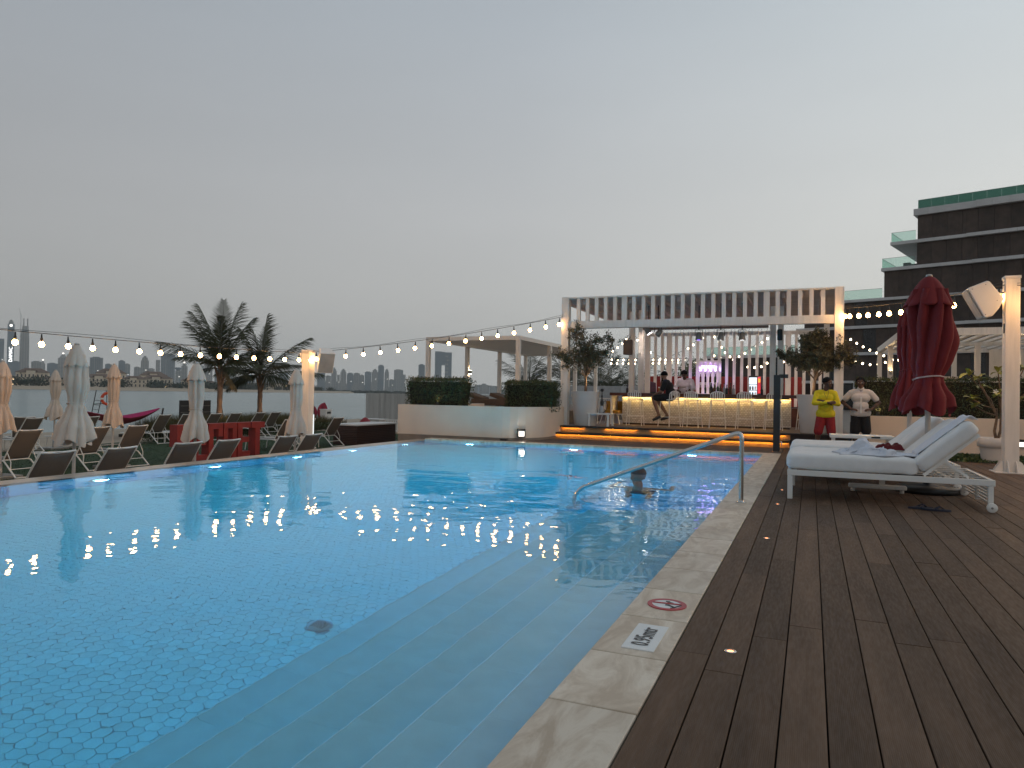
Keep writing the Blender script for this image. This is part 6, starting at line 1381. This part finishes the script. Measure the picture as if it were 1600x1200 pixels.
# ---------------------------------------------------------------- things on the sand
def beach_things():
    h = thing('hammock', (-26, 21.0, -1), 'pink and maroon hammock sagging above the sand', 'hammock')
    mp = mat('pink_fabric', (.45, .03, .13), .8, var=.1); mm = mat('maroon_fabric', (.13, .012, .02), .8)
    def hm(u, v, off=0):
        y = 18.6 + 3.75*u; s = 4*u*(1-u); w = .55*math.sin(PI*min(max(u*.94 + .03, 0), 1))
        return (-26 + (v - .5)*2*w, y, -.02 + .27*(u if u > .5 else 1-u)*1.1 - .48*s + .16*(2*v-1)**2*s*1.7 + off)
    MB().grid(lambda u, v: hm(u, v), 24, 8).build('sling', mp, h, solid=.01)
    MB().grid(lambda u, v: hm(u*.96 + .02, v*.42 + .58, -.012), 24, 4).build('maroon_edge', mm, h, solid=.01)  # maroon fabric band along one side of the sling
    for y, a in ((18.35, -.25), (22.55, .25)): MB().tube([(-26, y - a, -1), (-26, y - a*.6, -.4), (-26, y, .28)], .035, 8).build('pole', M_black, h)
    MB().tube([(-26, 18.35, .22), (-26, 18.7, .1)], .008, 5).build('rope', M_canvas, h); MB().tube([(-26, 22.5, .25), (-26, 22.2, .14)], .008, 5).build('rope', M_canvas, h)
    t = thing('lifeguard_ladder', (-35, 25.9, -1.1), 'dark slanting ladder frame of the lifeguard seat at the water edge', 'ladder')
    for dy in (0, .62): MB().tube([(-35, 25.70 + dy*.55, -1.15), (-35, 26.1 + dy*.55, .98 - dy*.45)], .022, 6).build('rail', M_black, t)
    for k in range(6): MB().tube([(-35, 25.78 + k*.045, -.75 + k*.24), (-35, 26.08 + k*.045, -.78 + k*.24)], .013, 5).build('rung', M_black, t)
    MB().tube([(-35, 25.98, .25), (-35, 26.78, .25)], .018, 6).build('seat_bar', M_black, t); MB().tube([(-35, 26.78, -1.15), (-35, 26.7, .95)], .018, 6).build('rear_rail', M_black, t)
    R = Matrix.Rotation(R_(72), 3, 'Z'); c = Vector((-34.7, 26.56, .53)); b = MB(); w = MB()
    lb = thing('lifebuoy', tuple(c), 'orange lifebuoy hung beside the slanting ladder', 'lifebuoy')
    for j in range(4):
        g0 = j*PI/2
        b.tube([c + R @ Vector((.30*math.cos(g), 0, .30*math.sin(g))) for g in [g0 + .14 + k*(PI/2 - .28)/8 for k in range(9)]], .075, 9); w.tube([c + R @ Vector((.30*math.cos(g), 0, .30*math.sin(g))) for g in [g0 - .14 + k*.28/4 for k in range(5)]], .078, 9)
    b.build('ring', mat('lifebuoy_orange', (.60, .07, .025), .6), lb); w.build('white_bands', M_white, lb)
    k = thing('black_screen', (-25.2, 23.5, -.85), 'black panel board standing behind the parasol in front of the sea', 'board')
    MB().bx(-25.26, -25.2, 22.72, 24.42, -.2, .63).build('panel', M_black, k)
    for y in (22.9, 24.2): MB().bx(-25.27, -25.20, y, y + .06, -.86, -.202).build('leg', M_black, k)
    for z in (.1, .38): MB().bx(-25.198, -25.19, 22.75, 24.39, z, z + .012).build('seam', M_alu, k)
    b = thing('litter_bin', (-29.7, 38.6, -.95), 'pale upright litter bin on the sand with a dark slot', 'bin')
    MB().bx(-29.95, -29.45, 38.3, 38.9, -1.0, -.12).build('body', M_pot, b, bevel=.03); MB().bx(-29.449, -29.44, 38.4, 38.8, -.36, -.22).build('slot', M_black, b); MB().bx(-29.98, -29.42, 38.27, 38.93, -.119, -.06).build('hood', M_pot, b, bevel=.02)
    for i, (y, z, a) in enumerate(((38.25, -.55, .35), (39.35, -.45, -.3))):
        kk = thing('paddle_board', (-30.6, y, -1), ['red paddle board leaning behind the litter bin on its left', 'red paddle board leaning behind the litter bin on its right'][i], 'paddle board', 'red boards behind the bin')
        m = MB(); R = Matrix.Rotation(a, 3, 'X'); P = [(.50*math.sin(PI*t)**.7*s, -.75 + 1.5*t) for s, ts in ((1, [q/8 for q in range(9)]), (-1, [1 - q/8 for q in range(1, 8)])) for t in ts]
        m.prism(P, lambda p, q: tuple(Vector((-30.5, y, z + .2)) + R @ Vector((0, p, q*.85))), lambda p, q: tuple(Vector((-30.62, y, z + .2)) + R @ Vector((0, p, q*.85)))); m.build('deck', mat('crimson_board', (.28, .012, .04), .4), kk, bevel=.02)
        MB().tube([(-30.45, y + .1*(i*2-1)*-1, -1), (-30.45, y + .1*(i*2-1)*-1, .12)], .018, 6).build('paddle', M_black, kk)
    for i, (y, lbl) in enumerate(((17.6, 'black bicycle like wheel frame lying on the sand, left'),)):
        pass
beach_things()
# ================================================================== STRING LIGHTS
def sag(p, q, s, n): return [Vector(p).lerp(Vector(q), k/n) - Vector((0, 0, s*4*(k/n)*(1-k/n))) for k in range(n+1)]
def bulb_mesh(r):
    m = MB().lathe([(0, -r), (r*.5, -r*.87), (r*.87, -r*.5), (r, 0), (r*.87, r*.5), (r*.6, r*.85), (r*.42, r*1.25)], 12, cap=False); return m
SKM = MB().lathe([(.020, .0), (.024, .01), (.024, .055), (.016, .07), (.010, .14), (0, .14)], 8).mesh('socket'); SKM.materials.append(M_sock)
BM = bulb_mesh(.046).mesh('bulb'); BM.materials.append(M_bulb)
def string(name, label, path, ts, wires=True, r=.04, hang=.20):
    o = thing('string_light', tuple(path[0]), label, 'string lights', 'festoon strings round the pool'); b0 = Vector(path[0])
    MB().tube(path, .007, 5).build('cable', M_sock, o)
    if wires: MB().tube([p + Vector((0, 0, .035 + .02*math.sin(i))) for i, p in enumerate(path)], .004, 4).build('support_wire', M_sock, o)
    n = len(path) - 1
    for t in ts:
        i = min(int(t*n), n - 1); p = Vector(path[i]).lerp(Vector(path[i+1]), t*n - i)
        b = inst(BM, 'bulb', o, p - b0 - Vector((0, 0, hang)), random.uniform(0, 3)); b.rotation_euler = (random.uniform(-.08, .08), random.uniform(-.08, .08), 0)
        s = bpy.data.objects.new('socket', SKM); col.objects.link(s); s.parent = b; s.location = (0, 0, .046)
    return o
P1 = [Vector((-12.6, y, 2.17 - .09*(1 - ((y - 9.6)/6)**2))) for y in [3.6 + k*.7583 for k in range(17)]]
string('string_light', 'long string of warm bulbs sagging over the left side of the pool', P1, [(1.2*y - 3.6)/(16*.7583) for y in (4.85, 5.27, 5.7, 6.13, 6.56, 6.94, 7.35, 7.75, 8.15, 8.6, 9.02, 9.45, 9.9, 10.36, 10.8, 11.28, 11.74, 12.2, 12.66, 13.02)])
P2 = sag((-12.6, 15.7, 2.20), (-6.36, 18.6, 3.32), .10, 20)
string('b', 'string of warm bulbs rising from the far post to the bar pavilion', P2, [.02, .135, .205, .272, .342, .409, .476, .544, .61, .675, .739, .804, .868, .932, .985])
P3 = sag((.72, 18.55, 3.33), (2.95, 13.93, 3.10), .06, 14)
string('c', 'string of warm bulbs between the bar pavilion and the right hand post', P3, [.0, .042, .12, .194, .277, .352, .434, .51, .59, .67, .748, .834, .91, .97])
P4 = sag((3.1, 13.9, 3.08), (6.6, 6.2, 3.15), .3, 14)
string('d', 'string of warm bulbs leaving the right hand post out of the picture', P4, [.04 + .06*k for k in range(15)])
SBM = bulb_mesh(.034).mesh('bulb'); SBM.materials.append(M_bulbs)
def back_string(label, pts, step=.26):
    pts = [Vector(p) for p in pts]
    # smooth the drawn curve
    for _ in range(2):
        q = [pts[0]]
        for a, b in zip(pts, pts[1:]): q += [a.lerp(b, .25), a.lerp(b, .75)]
        pts = q + [pts[-1]]
    o = thing('string_light', tuple(pts[0]), label, 'string lights', 'small festoon strings behind the bar'); b0 = pts[0]
    MB().tube([p + Vector((0, 0, .07)) for p in pts], .008, 4).build('cable', M_sock, o)
    acc = 0
    for a, b in zip(pts, pts[1:]):
        L = (b - a).length; t = step - acc
        while t < L: inst(SBM, 'bulb', o, a.lerp(b, t/L) - b0); t += step
        acc = (acc + L) % step
BSD = {'rising left from the inner bar post': [(-7.19,30,3.79),(-7.41,30,3.52),(-7.66,30,3.3),(-7.96,30,3.08),(-8.3,30,2.89)], 'falling right from the inner bar post': [(-7.05,30,3.74),(-6.76,30,3.43),(-6.46,30,3.13),(-6.15,30,2.91),(-5.85,30,2.74)],
 'running level above the others': [(-8.3,30.2,2.72),(-7.17,30.2,2.71),(-5.8,30.2,2.71),(-4.35,30.2,2.69)], 'running level just below another': [(-8.3,30.1,2.56),(-7.17,30.1,2.54),(-5.8,30.1,2.58),(-4.35,30.1,2.6)],
 'rising towards the violet spotlight': [(-5.67,30,2.71),(-5.08,30,2.95),(-4.74,30,3.17),(-4.31,30,3.48),(-4.02,30,3.66)], 'falling right above the violet shelf': [(-3.9,29.8,3.71),(-3.56,29.8,3.6),(-3.36,29.8,3.15),(-3.28,29.8,3.02),(-3.08,29.8,2.84),(-2.9,29.8,2.71)],
 'dipping then rising behind the white spotlights': [(-3.94,30,2.82),(-3.66,30,2.89),(-3.07,30,2.63),(-2.68,30,2.84),(-2.48,30,2.96),(-2.21,30,3.14),(-1.9,30,3.35),(-1.75,30,3.45),(-1.54,30,3.62)], 'hanging low above the glass fridge': [(-3.1,29.9,2.63),(-2.72,29.9,2.52),(-2.5,29.9,2.42),(-2.15,29.9,2.37),(-1.84,29.9,2.4),(-1.7,29.9,2.5),(-1.36,29.9,2.75)],
 'falling behind the dense olive tree': [(-1.24,30,2.75),(-.98,30,2.58),(-.65,30,2.37),(-.14,30,2.3)], 'falling right of the bar towards the right pergola': [(1.19,30,3.65),(1.35,30,3.47),(1.64,30,3.28),(1.88,30,3.13),(2.14,30,3.0),(2.46,30,2.85),(2.79,30,2.74),(3.08,30,2.64)],
 'drooping low right of the bar pillar': [(1.31,29.9,2.74),(1.4,29.9,2.67),(1.71,29.9,2.55),(2.01,29.9,2.49),(2.27,29.9,2.5),(2.49,29.9,2.55),(2.81,29.9,2.69)]}
for k, v in BSD.items(): back_string('small warm bulbs strung behind the bar, ' + k, v)
# ================================================================== FAR SHORE AND SKYLINE
def towers():
    ws = []
    def facx(c1, c2, sx, sz):
        def f(nt, vec, out, b):
            N = nt.nodes; L = nt.links.new; tc = N.new('ShaderNodeTexCoord'); s = N.new('ShaderNodeSeparateXYZ'); L(tc.outputs['Object'], s.inputs[0])
            ad = N.new('ShaderNodeMath'); ad.operation = 'ADD'; L(s.outputs['X'], ad.inputs[0]); L(s.outputs['Y'], ad.inputs[1])
            cb = N.new('ShaderNodeCombineXYZ'); L(ad.outputs[0], cb.inputs['X']); L(s.outputs['Z'], cb.inputs['Y'])
            br = N.new('ShaderNodeTexBrick'); br.offset = 0; br.inputs['Scale'].default_value = 1; br.inputs['Brick Width'].default_value = sx; br.inputs['Row Height'].default_value = sz; br.inputs['Mortar Size'].default_value = .9
            br.inputs['Color1'].default_value = (*c2, 1); br.inputs['Color2'].default_value = (*[x*.7 for x in c2], 1); br.inputs['Mortar'].default_value = (*c1, 1); L(cb.outputs[0], br.inputs['Vector']); return br.outputs[0]
        return f
    MA = mat('tower_glass_facade', (.1, .12, .14), .35, rand=.3, extra=facx((.08, .115, .15), (.012, .028, .05), 6, 4)); MBm = mat('tower_stone_facade', (.3, .27, .24), .6, rand=.3, extra=facx((.34, .30, .26), (.05, .058, .066), 8, 5)); Ml = glow('tower_light', (1, .95, .86), 2.4)
    D = [(-2738,1664,14,172,'a'),(-2707,1676,21,227,'d'),(-2865,1826,40,237,'c'),(-2585,1621,20,85,'a'),(-2721,1781,34,93,'b'),(-2898,1923,16,108,'l'),(-2566,1738,33,84,'a'),(-2627,1820,34,127,'l'),(-2787,1970,26,87,'a'),(-2745,1988,24,80,'b'),(-2417,1800,42,108,'f'),(-2559,1957,23,91,'a'),(-2714,2109,19,79,'b'),(-2421,1907,22,101,'a'),(-2579,2057,21,96,'b'),(-2454,2002,23,81,'b'),(-2253,1869,26,118,'k'),(-2489,2096,24,79,'b'),(-2464,2106,16,116,'b'),(-2175,1902,47,124,'f'),(-2058,1844,20,75,'m'),(-2201,2000,22,100,'l'),(-2333,2162,26,74,'a'),(-2304,2174,26,96,'b'),(-2195,2111,30,108,'b'),(-2314,2278,27,84,'a'),(-2200,2218,31,64,'b'),(-2233,2313,38,53,'b'),(-2187,2332,35,59,'a'),(-2218,2428,34,51,'b'),(-2104,2367,27,66,'b'),(-2059,2386,38,78,'a'),(-2011,2407,33,57,'b'),(-2103,2693,36,89,'a'),(-2072,2706,24,71,'b'),(-2110,2798,25,114,'k'),(-2090,2807,12,80,'b'),(-1947,2650,26,102,'k'),(-1978,2746,27,85,'a'),(-2009,2841,28,88,'b'),(-1928,2767,21,77,'b'),(-1902,2778,30,92,'a'),(-1929,2875,31,111,'k'),(-1846,2801,27,123,'a'),(-1877,2897,21,112,'k'),(-1736,2631,25,54,'a'),(-1691,2650,22,55,'b'),(-1771,2833,42,104,'b'),(-1799,2930,12,86,'b'),(-1766,2945,40,56,'b'),(-1520,2613,27,118,'a'),(-1340,2471,66,165,'g'),(-1350,2686,27,78,'e'),(-1254,2618,31,37,'h'),(-1213,2636,21,35,'h'),(-1176,2651,31,33,'h'),(-1350,2578,42,25,'a'),(-1374,2676,27,23,'a')]
    lbl = ['slim blue tower at the far left edge of the skyline', 'slim dark tower carrying a vertical lit sign', 'tallest tapering tower under construction with crane masts', 'short blue tower beside the signed tower', 'pale arch fronted block right of the tallest tower', 'tower topped by a small white light', 'square blue block left of the sand coloured parasol', 'tower with a lit crown behind the tall parasol']
    order = sorted(range(len(D)), key=lambda i: -math.atan2(-D[i][0], D[i][1]))
    words = {}
    left = [i for i in order]
    r = random.Random(2)
    zones = [(52.5, 'behind the lifebuoy parasol'), (47.5, 'between tinted parasol and first palm'), (44, 'behind the first palm'), (40, 'behind the second palm'), (37.5, 'just right of the white post'), (35.2, 'well right of the white post'), (33, 'left of the box hedge'), (30, 'just left of the white pergola'), (26, 'seen through the white pergola'), (0, 'seen low under the white pergola roof')]
    kinds = {'a': 'bluish glass', 'b': 'pale stone', 'k': 'stepped pale', 'l': 'light topped', 'f': 'finned', 'm': 'mushroom topped', 'g': 'gate shaped', 'e': 'arched', 'h': 'low bridge topped', 'c': 'unfinished', 'd': 'signed'}
    cnt = {}
    for i, (x, y, w, h, k) in enumerate(D):
        az = math.degrees(math.atan2(-x, y)); rz = R_(az)
        if i < 8: lb = lbl[i]
        else:
            zn = next(z for a, z in zones if az > a); key = (kinds[k], zn); c = cnt.get(key, 0); cnt[key] = c + 1
            hh = 'tallest' if h > 115 else 'tall' if h > 90 else 'mid height' if h > 65 else 'low'
            lb = '%s %s tower %s' % (hh, kinds[k], zn) + (['', ', second', ', third', ', fourth', ', fifth'][c] + ([' from the left'] if c else [''])[0])
        o = thing('tower', (0, 0, 0), lb, 'tower', 'towers of the hazy skyline'); m = MA if k in 'adfg' else MBm; dp = w*.8
        z0 = -2
        if k == 'g':
            MB().bx(-w/2, -w*.10, 0, dp, z0, h).build('slab', MA, o); MB().bx(w*.10, w*.5, 0, dp, z0, h*.98).build('slab', MA, o); MB().bx(-w*.099, w*.099, 0, dp, h*.68, h*.99).build('bridge', MA, o)
            for q in range(9): MB().bx(w*.12 + (q % 2)*w*.06, w*.30 + (q % 2)*w*.06, -1.5, -.1, h*.1 + q*h*.095, h*.1 + q*h*.095 + h*.05).build('balcony', MBm, o)
        elif k == 'e':
            P = [(-w/2, z0), (-w/2, h*.72)] + [(-w/2*math.cos(PI*t/10), h*.72 + h*.28*math.sin(PI*t/10)) for t in range(1, 10)] + [(w/2, h*.72), (w/2, z0), (w*.22, z0), (w*.22, h*.6), (-w*.22, h*.6), (-w*.22, z0)]
            MB().prism(P, lambda a, b: (a, 0, b), lambda a, b: (a, dp, b)).build('arch', m, o); MB().bx(-w*.19, w*.19, dp*.5, dp*.6, z0, h*.58).build('infill', mat('pale_facade', (.55, .55, .55), .4), o)  # infill in one plain pale colour
        elif k == 'h':
            MB().bx(-w*.4, -w*.15, 0, dp, z0, h*.8).build('leg', m, o); MB().bx(w*.15, w*.4, 0, dp, z0, h*.8).build('leg', m, o); MB().bx(-w*.5, w*.5, 0, dp, h*.8, h).build('bridge', m, o)
            MB().bx(-w*.149, w*.149, dp*.4, dp*.6, z0, h*.79).build('infill', MATS['pale_facade'], o)
        elif k == 'c':
            P = [(-w*.42, z0), (-w*.36, h*.75), (-w*.22, h), (w*.30, h), (w*.38, h*.75), (w*.44, z0)]
            MB().prism(P, lambda a, b: (a, 0, b), lambda a, b: (a*.9, dp, b)).build('shaft', m, o)
            for q in range(16): MB().bx(-w*.40, w*.40, -1.2, -.1, h*.04 + q*h*.056, h*.04 + q*h*.056 + 2.2).build('floor_band', MBm, o)
            for a, hh in ((-w*.1, 30), (w*.22, 30)): MB().bx(a - 2, a + 2, 5, 9, h, h + hh).build('core', MBm, o)
            MB().tube([(-w*.34, 4, h*.8), (-w*.34, 4, h + 45)], .9, 5).build('crane_mast', M_black, o); MB().tube([(-w*.34, 4, h + 40), (-w*.48, 4, h + 66)], .6, 5).build('crane_jib', M_black, o)
        else:
            MB().bx(-w/2, w/2, 0, dp, z0, h*(.86 if k in 'kml' else 1)).build('shaft', m, o)
            if k == 'k': MB().bx(-w*.36, w*.36, 2, dp - 2, h*.86, h*.95).build('setback', m, o); MB().bx(-w*.18, w*.18, 4, dp - 4, h*.95, h).build('crown', m, o)
            if k == 'm': MB().lathe([(w*.2, h*.86), (w*.6, h*.93), (w*.55, h), (0, h)], 14, (0, dp/2, 0)).build('crown', MA, o)
            if k == 'l':
                MB().lathe([(w*.4, h*.86), (w*.12, h*.97), (0, h)], 8, (0, dp/2, 0)).build('spire', m, o); MB().ball((0, dp/2, h), 3.4, 8, 5).build('beacon', Ml, o)
            if k in 'abf' and w > 19:
                n = 4 if k != 'f' else 7
                for q in range(n): MB().bx(-w/2 + (q + .5)*w/n - .9, -w/2 + (q + .5)*w/n + .9, -1.4, -.05, z0, h*1.01).build('fin', MBm if k != 'a' else MA, o)
                MB().bx(-w*.3, w*.25, dp*.2, dp*.7, h, h*1.035).build('plant_room', m, o)
            if k == 'd':
                MB().lathe([(w*.36, 0), (w*.36, 8), (w*.1, 16), (0, 16)], 10, (0, dp/2, h)).build('cap', MBm, o); MB().ball((0, -2, h - 6), 5, 8, 5).build('beacon', Ml, o)
                me = text_mesh('DAMAC', 15.5, 'lettering', 0); me.materials.append(glow('sign_letters', (1, .98, .95), 4)); t = inst(me, 'lettering', o, (1, -1.5, 115)); t.rotation_euler = (PI/2, -PI/2, 0)
            if i % 2 == 0 and k != 'd': MB().bx(w*.1, w*.1 + 2.4, -1.8, -1.5, h*.55, h*.55 + 2.4).build('lit_window', Ml, o)
        o.location = (x, y, 0); o.rotation_euler.z = rz
towers()
def far_city():
    m = MB(); r = random.Random(12)
    for k in range(170):
        az = R_(r.uniform(21, 59)); D = r.uniform(3250, 3900); x, y = -math.sin(az)*D, math.cos(az)*D; w = r.uniform(18, 48); h = r.choice((22, 30, 38, 48, 60, 75))*r.uniform(.8, 1.15)
        if math.degrees(az) < 35: h *= .55
        R = Matrix.Rotation(az, 3, 'Z'); m.obx((x, y, h/2 - 2), (w, w, h), R); m.obx((x, y, h + 1), (w*.5, w*.5, 6), R)
    m.build('far_city_blocks', MATS['tower_stone_facade'], kind='stuff')
far_city()
def far_shore():
    # sandy far shore: a low bank following the bay
    def bank(name, pts, m, h, dep):
        mb = MB()
        for (a, b) in zip(pts, pts[1:]):
            a = Vector(a); b = Vector(b); d = (b - a).normalized(); n = Vector((-abs(d.y), d.x*math.copysign(1, d.y), 0)).normalized()
            mb.add([(*a.xy, -1.7), (*b.xy, -1.7), (*(b + n*6).xy, h), (*(a + n*6).xy, h), (*(b + n*dep).xy, h + .6), (*(a + n*dep).xy, h + .6)], [(0, 1, 2, 3), (3, 2, 4, 5)])
        return mb.build(name, m, kind='structure')
    bank('far_beach', [(-700, -200, 0), (-560, 330, 0), (-540, 420, 0), (-545, 560, 0), (-590, 740, 0), (-640, 900, 0)], M_sand, 1.0, 160)
    bank('far_coast', [(-2900, 1000, 0), (-2350, 1500, 0), (-1900, 2050, 0), (-1500, 2350, 0), (-900, 2500, 0), (-200, 2550, 0)], mat('far_ground', (.16, .14, .12), .9), 1.5, 700)
    b = thing('breakwater', (-640, 960, -1.7), 'long dark rock and scrub spit in the water right of the white post', 'breakwater')
    mb = MB(); r = random.Random(6)
    for k in range(46):
        t = k/45; x = -760 + 250*t; y = 930 + 105*t; s = 6.5*math.sin(PI*min(1, .15 + .8*t))**.4
        mb.ball((x, y, -1), s*r.uniform(.8, 1.2), 8, 5, (1.3, 1, .62))
    mb.build('bank', mat('dark_scrub', (.03, .036, .025), .9, var=.4, nscale=.2), b)
    W = mat('villa_wall', (.62, .53, .42), .8, var=.08, nscale=.3); Rf = mat('villa_roof', (.17, .115, .085), .8, var=.15, nscale=.5); Wd = mat('villa_window', (.03, .03, .03), .3); Lt = glow('villa_light', (1, .72, .42), 2.2)
    hb = thing('terminal_building', (-720, 965, 0), 'long low white tiered building above the rocky spit', 'building')
    for k in range(4): MB().bx(-30 + k*5, 34 - k*7, k*3, 22, -1 + k*3.6, 2.4 + k*3.6).build('tier', M_white, hb); MB().bx(-29 + k*5, 33 - k*7, k*3 - .15, k*3 - .02, .2 + k*3.6, 1.8 + k*3.6).build('window_band', Wd, hb)
    MB().lathe([(5, 0), (1, 5), (.2, 9), (0, 9)], 8, (0, 12, 13.2)).build('roof_peak', M_white, hb); hb.location = (-735, 1010, 0); hb.rotation_euler.z = R_(36)
    # villas along the far beach
    V = [(-600, 348, 22, 9.5, 'lit cream villa with tall windows, leftmost on the far beach'), (-612, 372, 26, 9, 'lit wide cream villa beside the leftmost one'), (-592, 402, 18, 8, 'dim villa half hidden by the sand coloured parasol'), (-600, 450, 24, 12, 'tall cream villa right of the tall parasol'), (-590, 478, 20, 11, 'villa with stepped red roof left of the tinted parasol'), (-600, 512, 26, 13, 'large villa with arched bays right of the tinted parasol'), (-588, 545, 22, 11, 'long villa with white gable above the hammock'), (-600, 575, 20, 9, 'low villa with pale tent roof right of the hammock'), (-612, 610, 24, 8, 'low dark roofed villa left of the ecru parasol'), (-630, 655, 26, 8, 'grey roofed villa between the parasol and the first palm'), (-650, 705, 34, 9, 'long arcaded hotel wing behind the first palm'), (-665, 760, 36, 10, 'long arcaded hotel wing between the palms'), (-690, 830, 30, 9, 'white low block behind the second palm'), (-640, 415, 24, 14, 'upper villa on the slope behind the tall parasol'), (-650, 500, 26, 17, 'upper villa with pale dome roof behind the tinted parasol'), (-655, 555, 26, 16, 'upper villa with flat white roof')]
    for i, (x, y, w, h, lb) in enumerate(V):
        o = thing('villa', (0, 0, 0), lb, 'villa', 'villas along the far shore'); d = 12; r = random.Random(i)
        MB().bx(-w/2, w/2, 0, d, -1, h*.72).build('wall', W, o)
        MB().add([(-w/2 - 1, -1, h*.72), (w/2 + 1, -1, h*.72), (w/2 + 1, d + 1, h*.72), (-w/2 - 1, d + 1, h*.72), (-w/4, d/2, h), (w/4, d/2, h)], [(0, 1, 5, 4), (1, 2, 5), (2, 3, 4, 5), (3, 0, 4), (3, 2, 1, 0)]).build('roof', Rf, o)
        MB().bx(-w*.16, w*.12, -2.4, -.02, -1, h*.84).build('bay', W, o); MB().bx(-w*.2, w*.16, -2.8, d*.4, h*.84, h*.84 + .5).build('bay_roof', Rf, o)
        n = max(4, int(w/3))
        for f in (0, 1):
            for q in range(n):
                xx = -w/2 + (q + .5)*w/n
                yy = -2.46 if -w*.16 < xx < w*.12 else -.06
                MB().bx(xx - .6, xx + .6, yy, yy + .04, .8 + f*h*.34, .8 + f*h*.34 + h*.2).build('window', Lt if (i in (0, 1) and r.random() < .55) or r.random() < .05 else Wd, o)
        MB().bx(-w/2 - 4, w/2 + 4, -5, -4.8, -1, .6).build('garden_wall', W, o)
        o.location = (x, y, 1.2 if i < 13 else 3); o.rotation_euler.z = R_(math.degrees(math.atan2(-x, y)) + r.uniform(-8, 8))
    # trees: a far-off mass that cannot be counted
    n = 26000; c = []
    r2 = np.random.default_rng(5)
    cl = [(-585 + r2.normal(0, 14) - (k % 3)*9, 335 + 330*r2.random(), r2.uniform(3.5, 7)) for k in range(60)] + [(-650 + r2.normal(0, 12), 650 + 220*r2.random(), r2.uniform(3, 6)) for k in range(26)]
    P = np.vstack([np.array([x, y, 1.2 + s*.55]) + r2.normal(0, 1, (n//len(cl), 3))*np.array([s*.6, s*.6, s*.30]) for x, y, s in cl]); leaves('far_trees', P, 1.9, 1.1, mat('far_tree_leaf', (.030, .040, .020), .8, var=.4, nscale=.2), None, 'stuff', up=.1)
far_shore()
# ================================================================== THE AIR
def haze():
    m = bpy.data.materials.new('haze_air'); m.use_nodes = True; nt = m.node_tree; nt.nodes.remove(nt.nodes['Principled BSDF'])
    v = nt.nodes.new('ShaderNodeVolumePrincipled'); v.inputs['Color'].default_value = (.985, .99, .995, 1); v.inputs['Density'].default_value = .00014; v.inputs['Anisotropy'].default_value = .1
    nt.links.new(v.outputs[0], nt.nodes['Material Output'].inputs['Volume'])
    MB().bx(-5000, 5000, -5000, 5000, -4.0, 345).build('haze', m, kind='stuff')
haze()
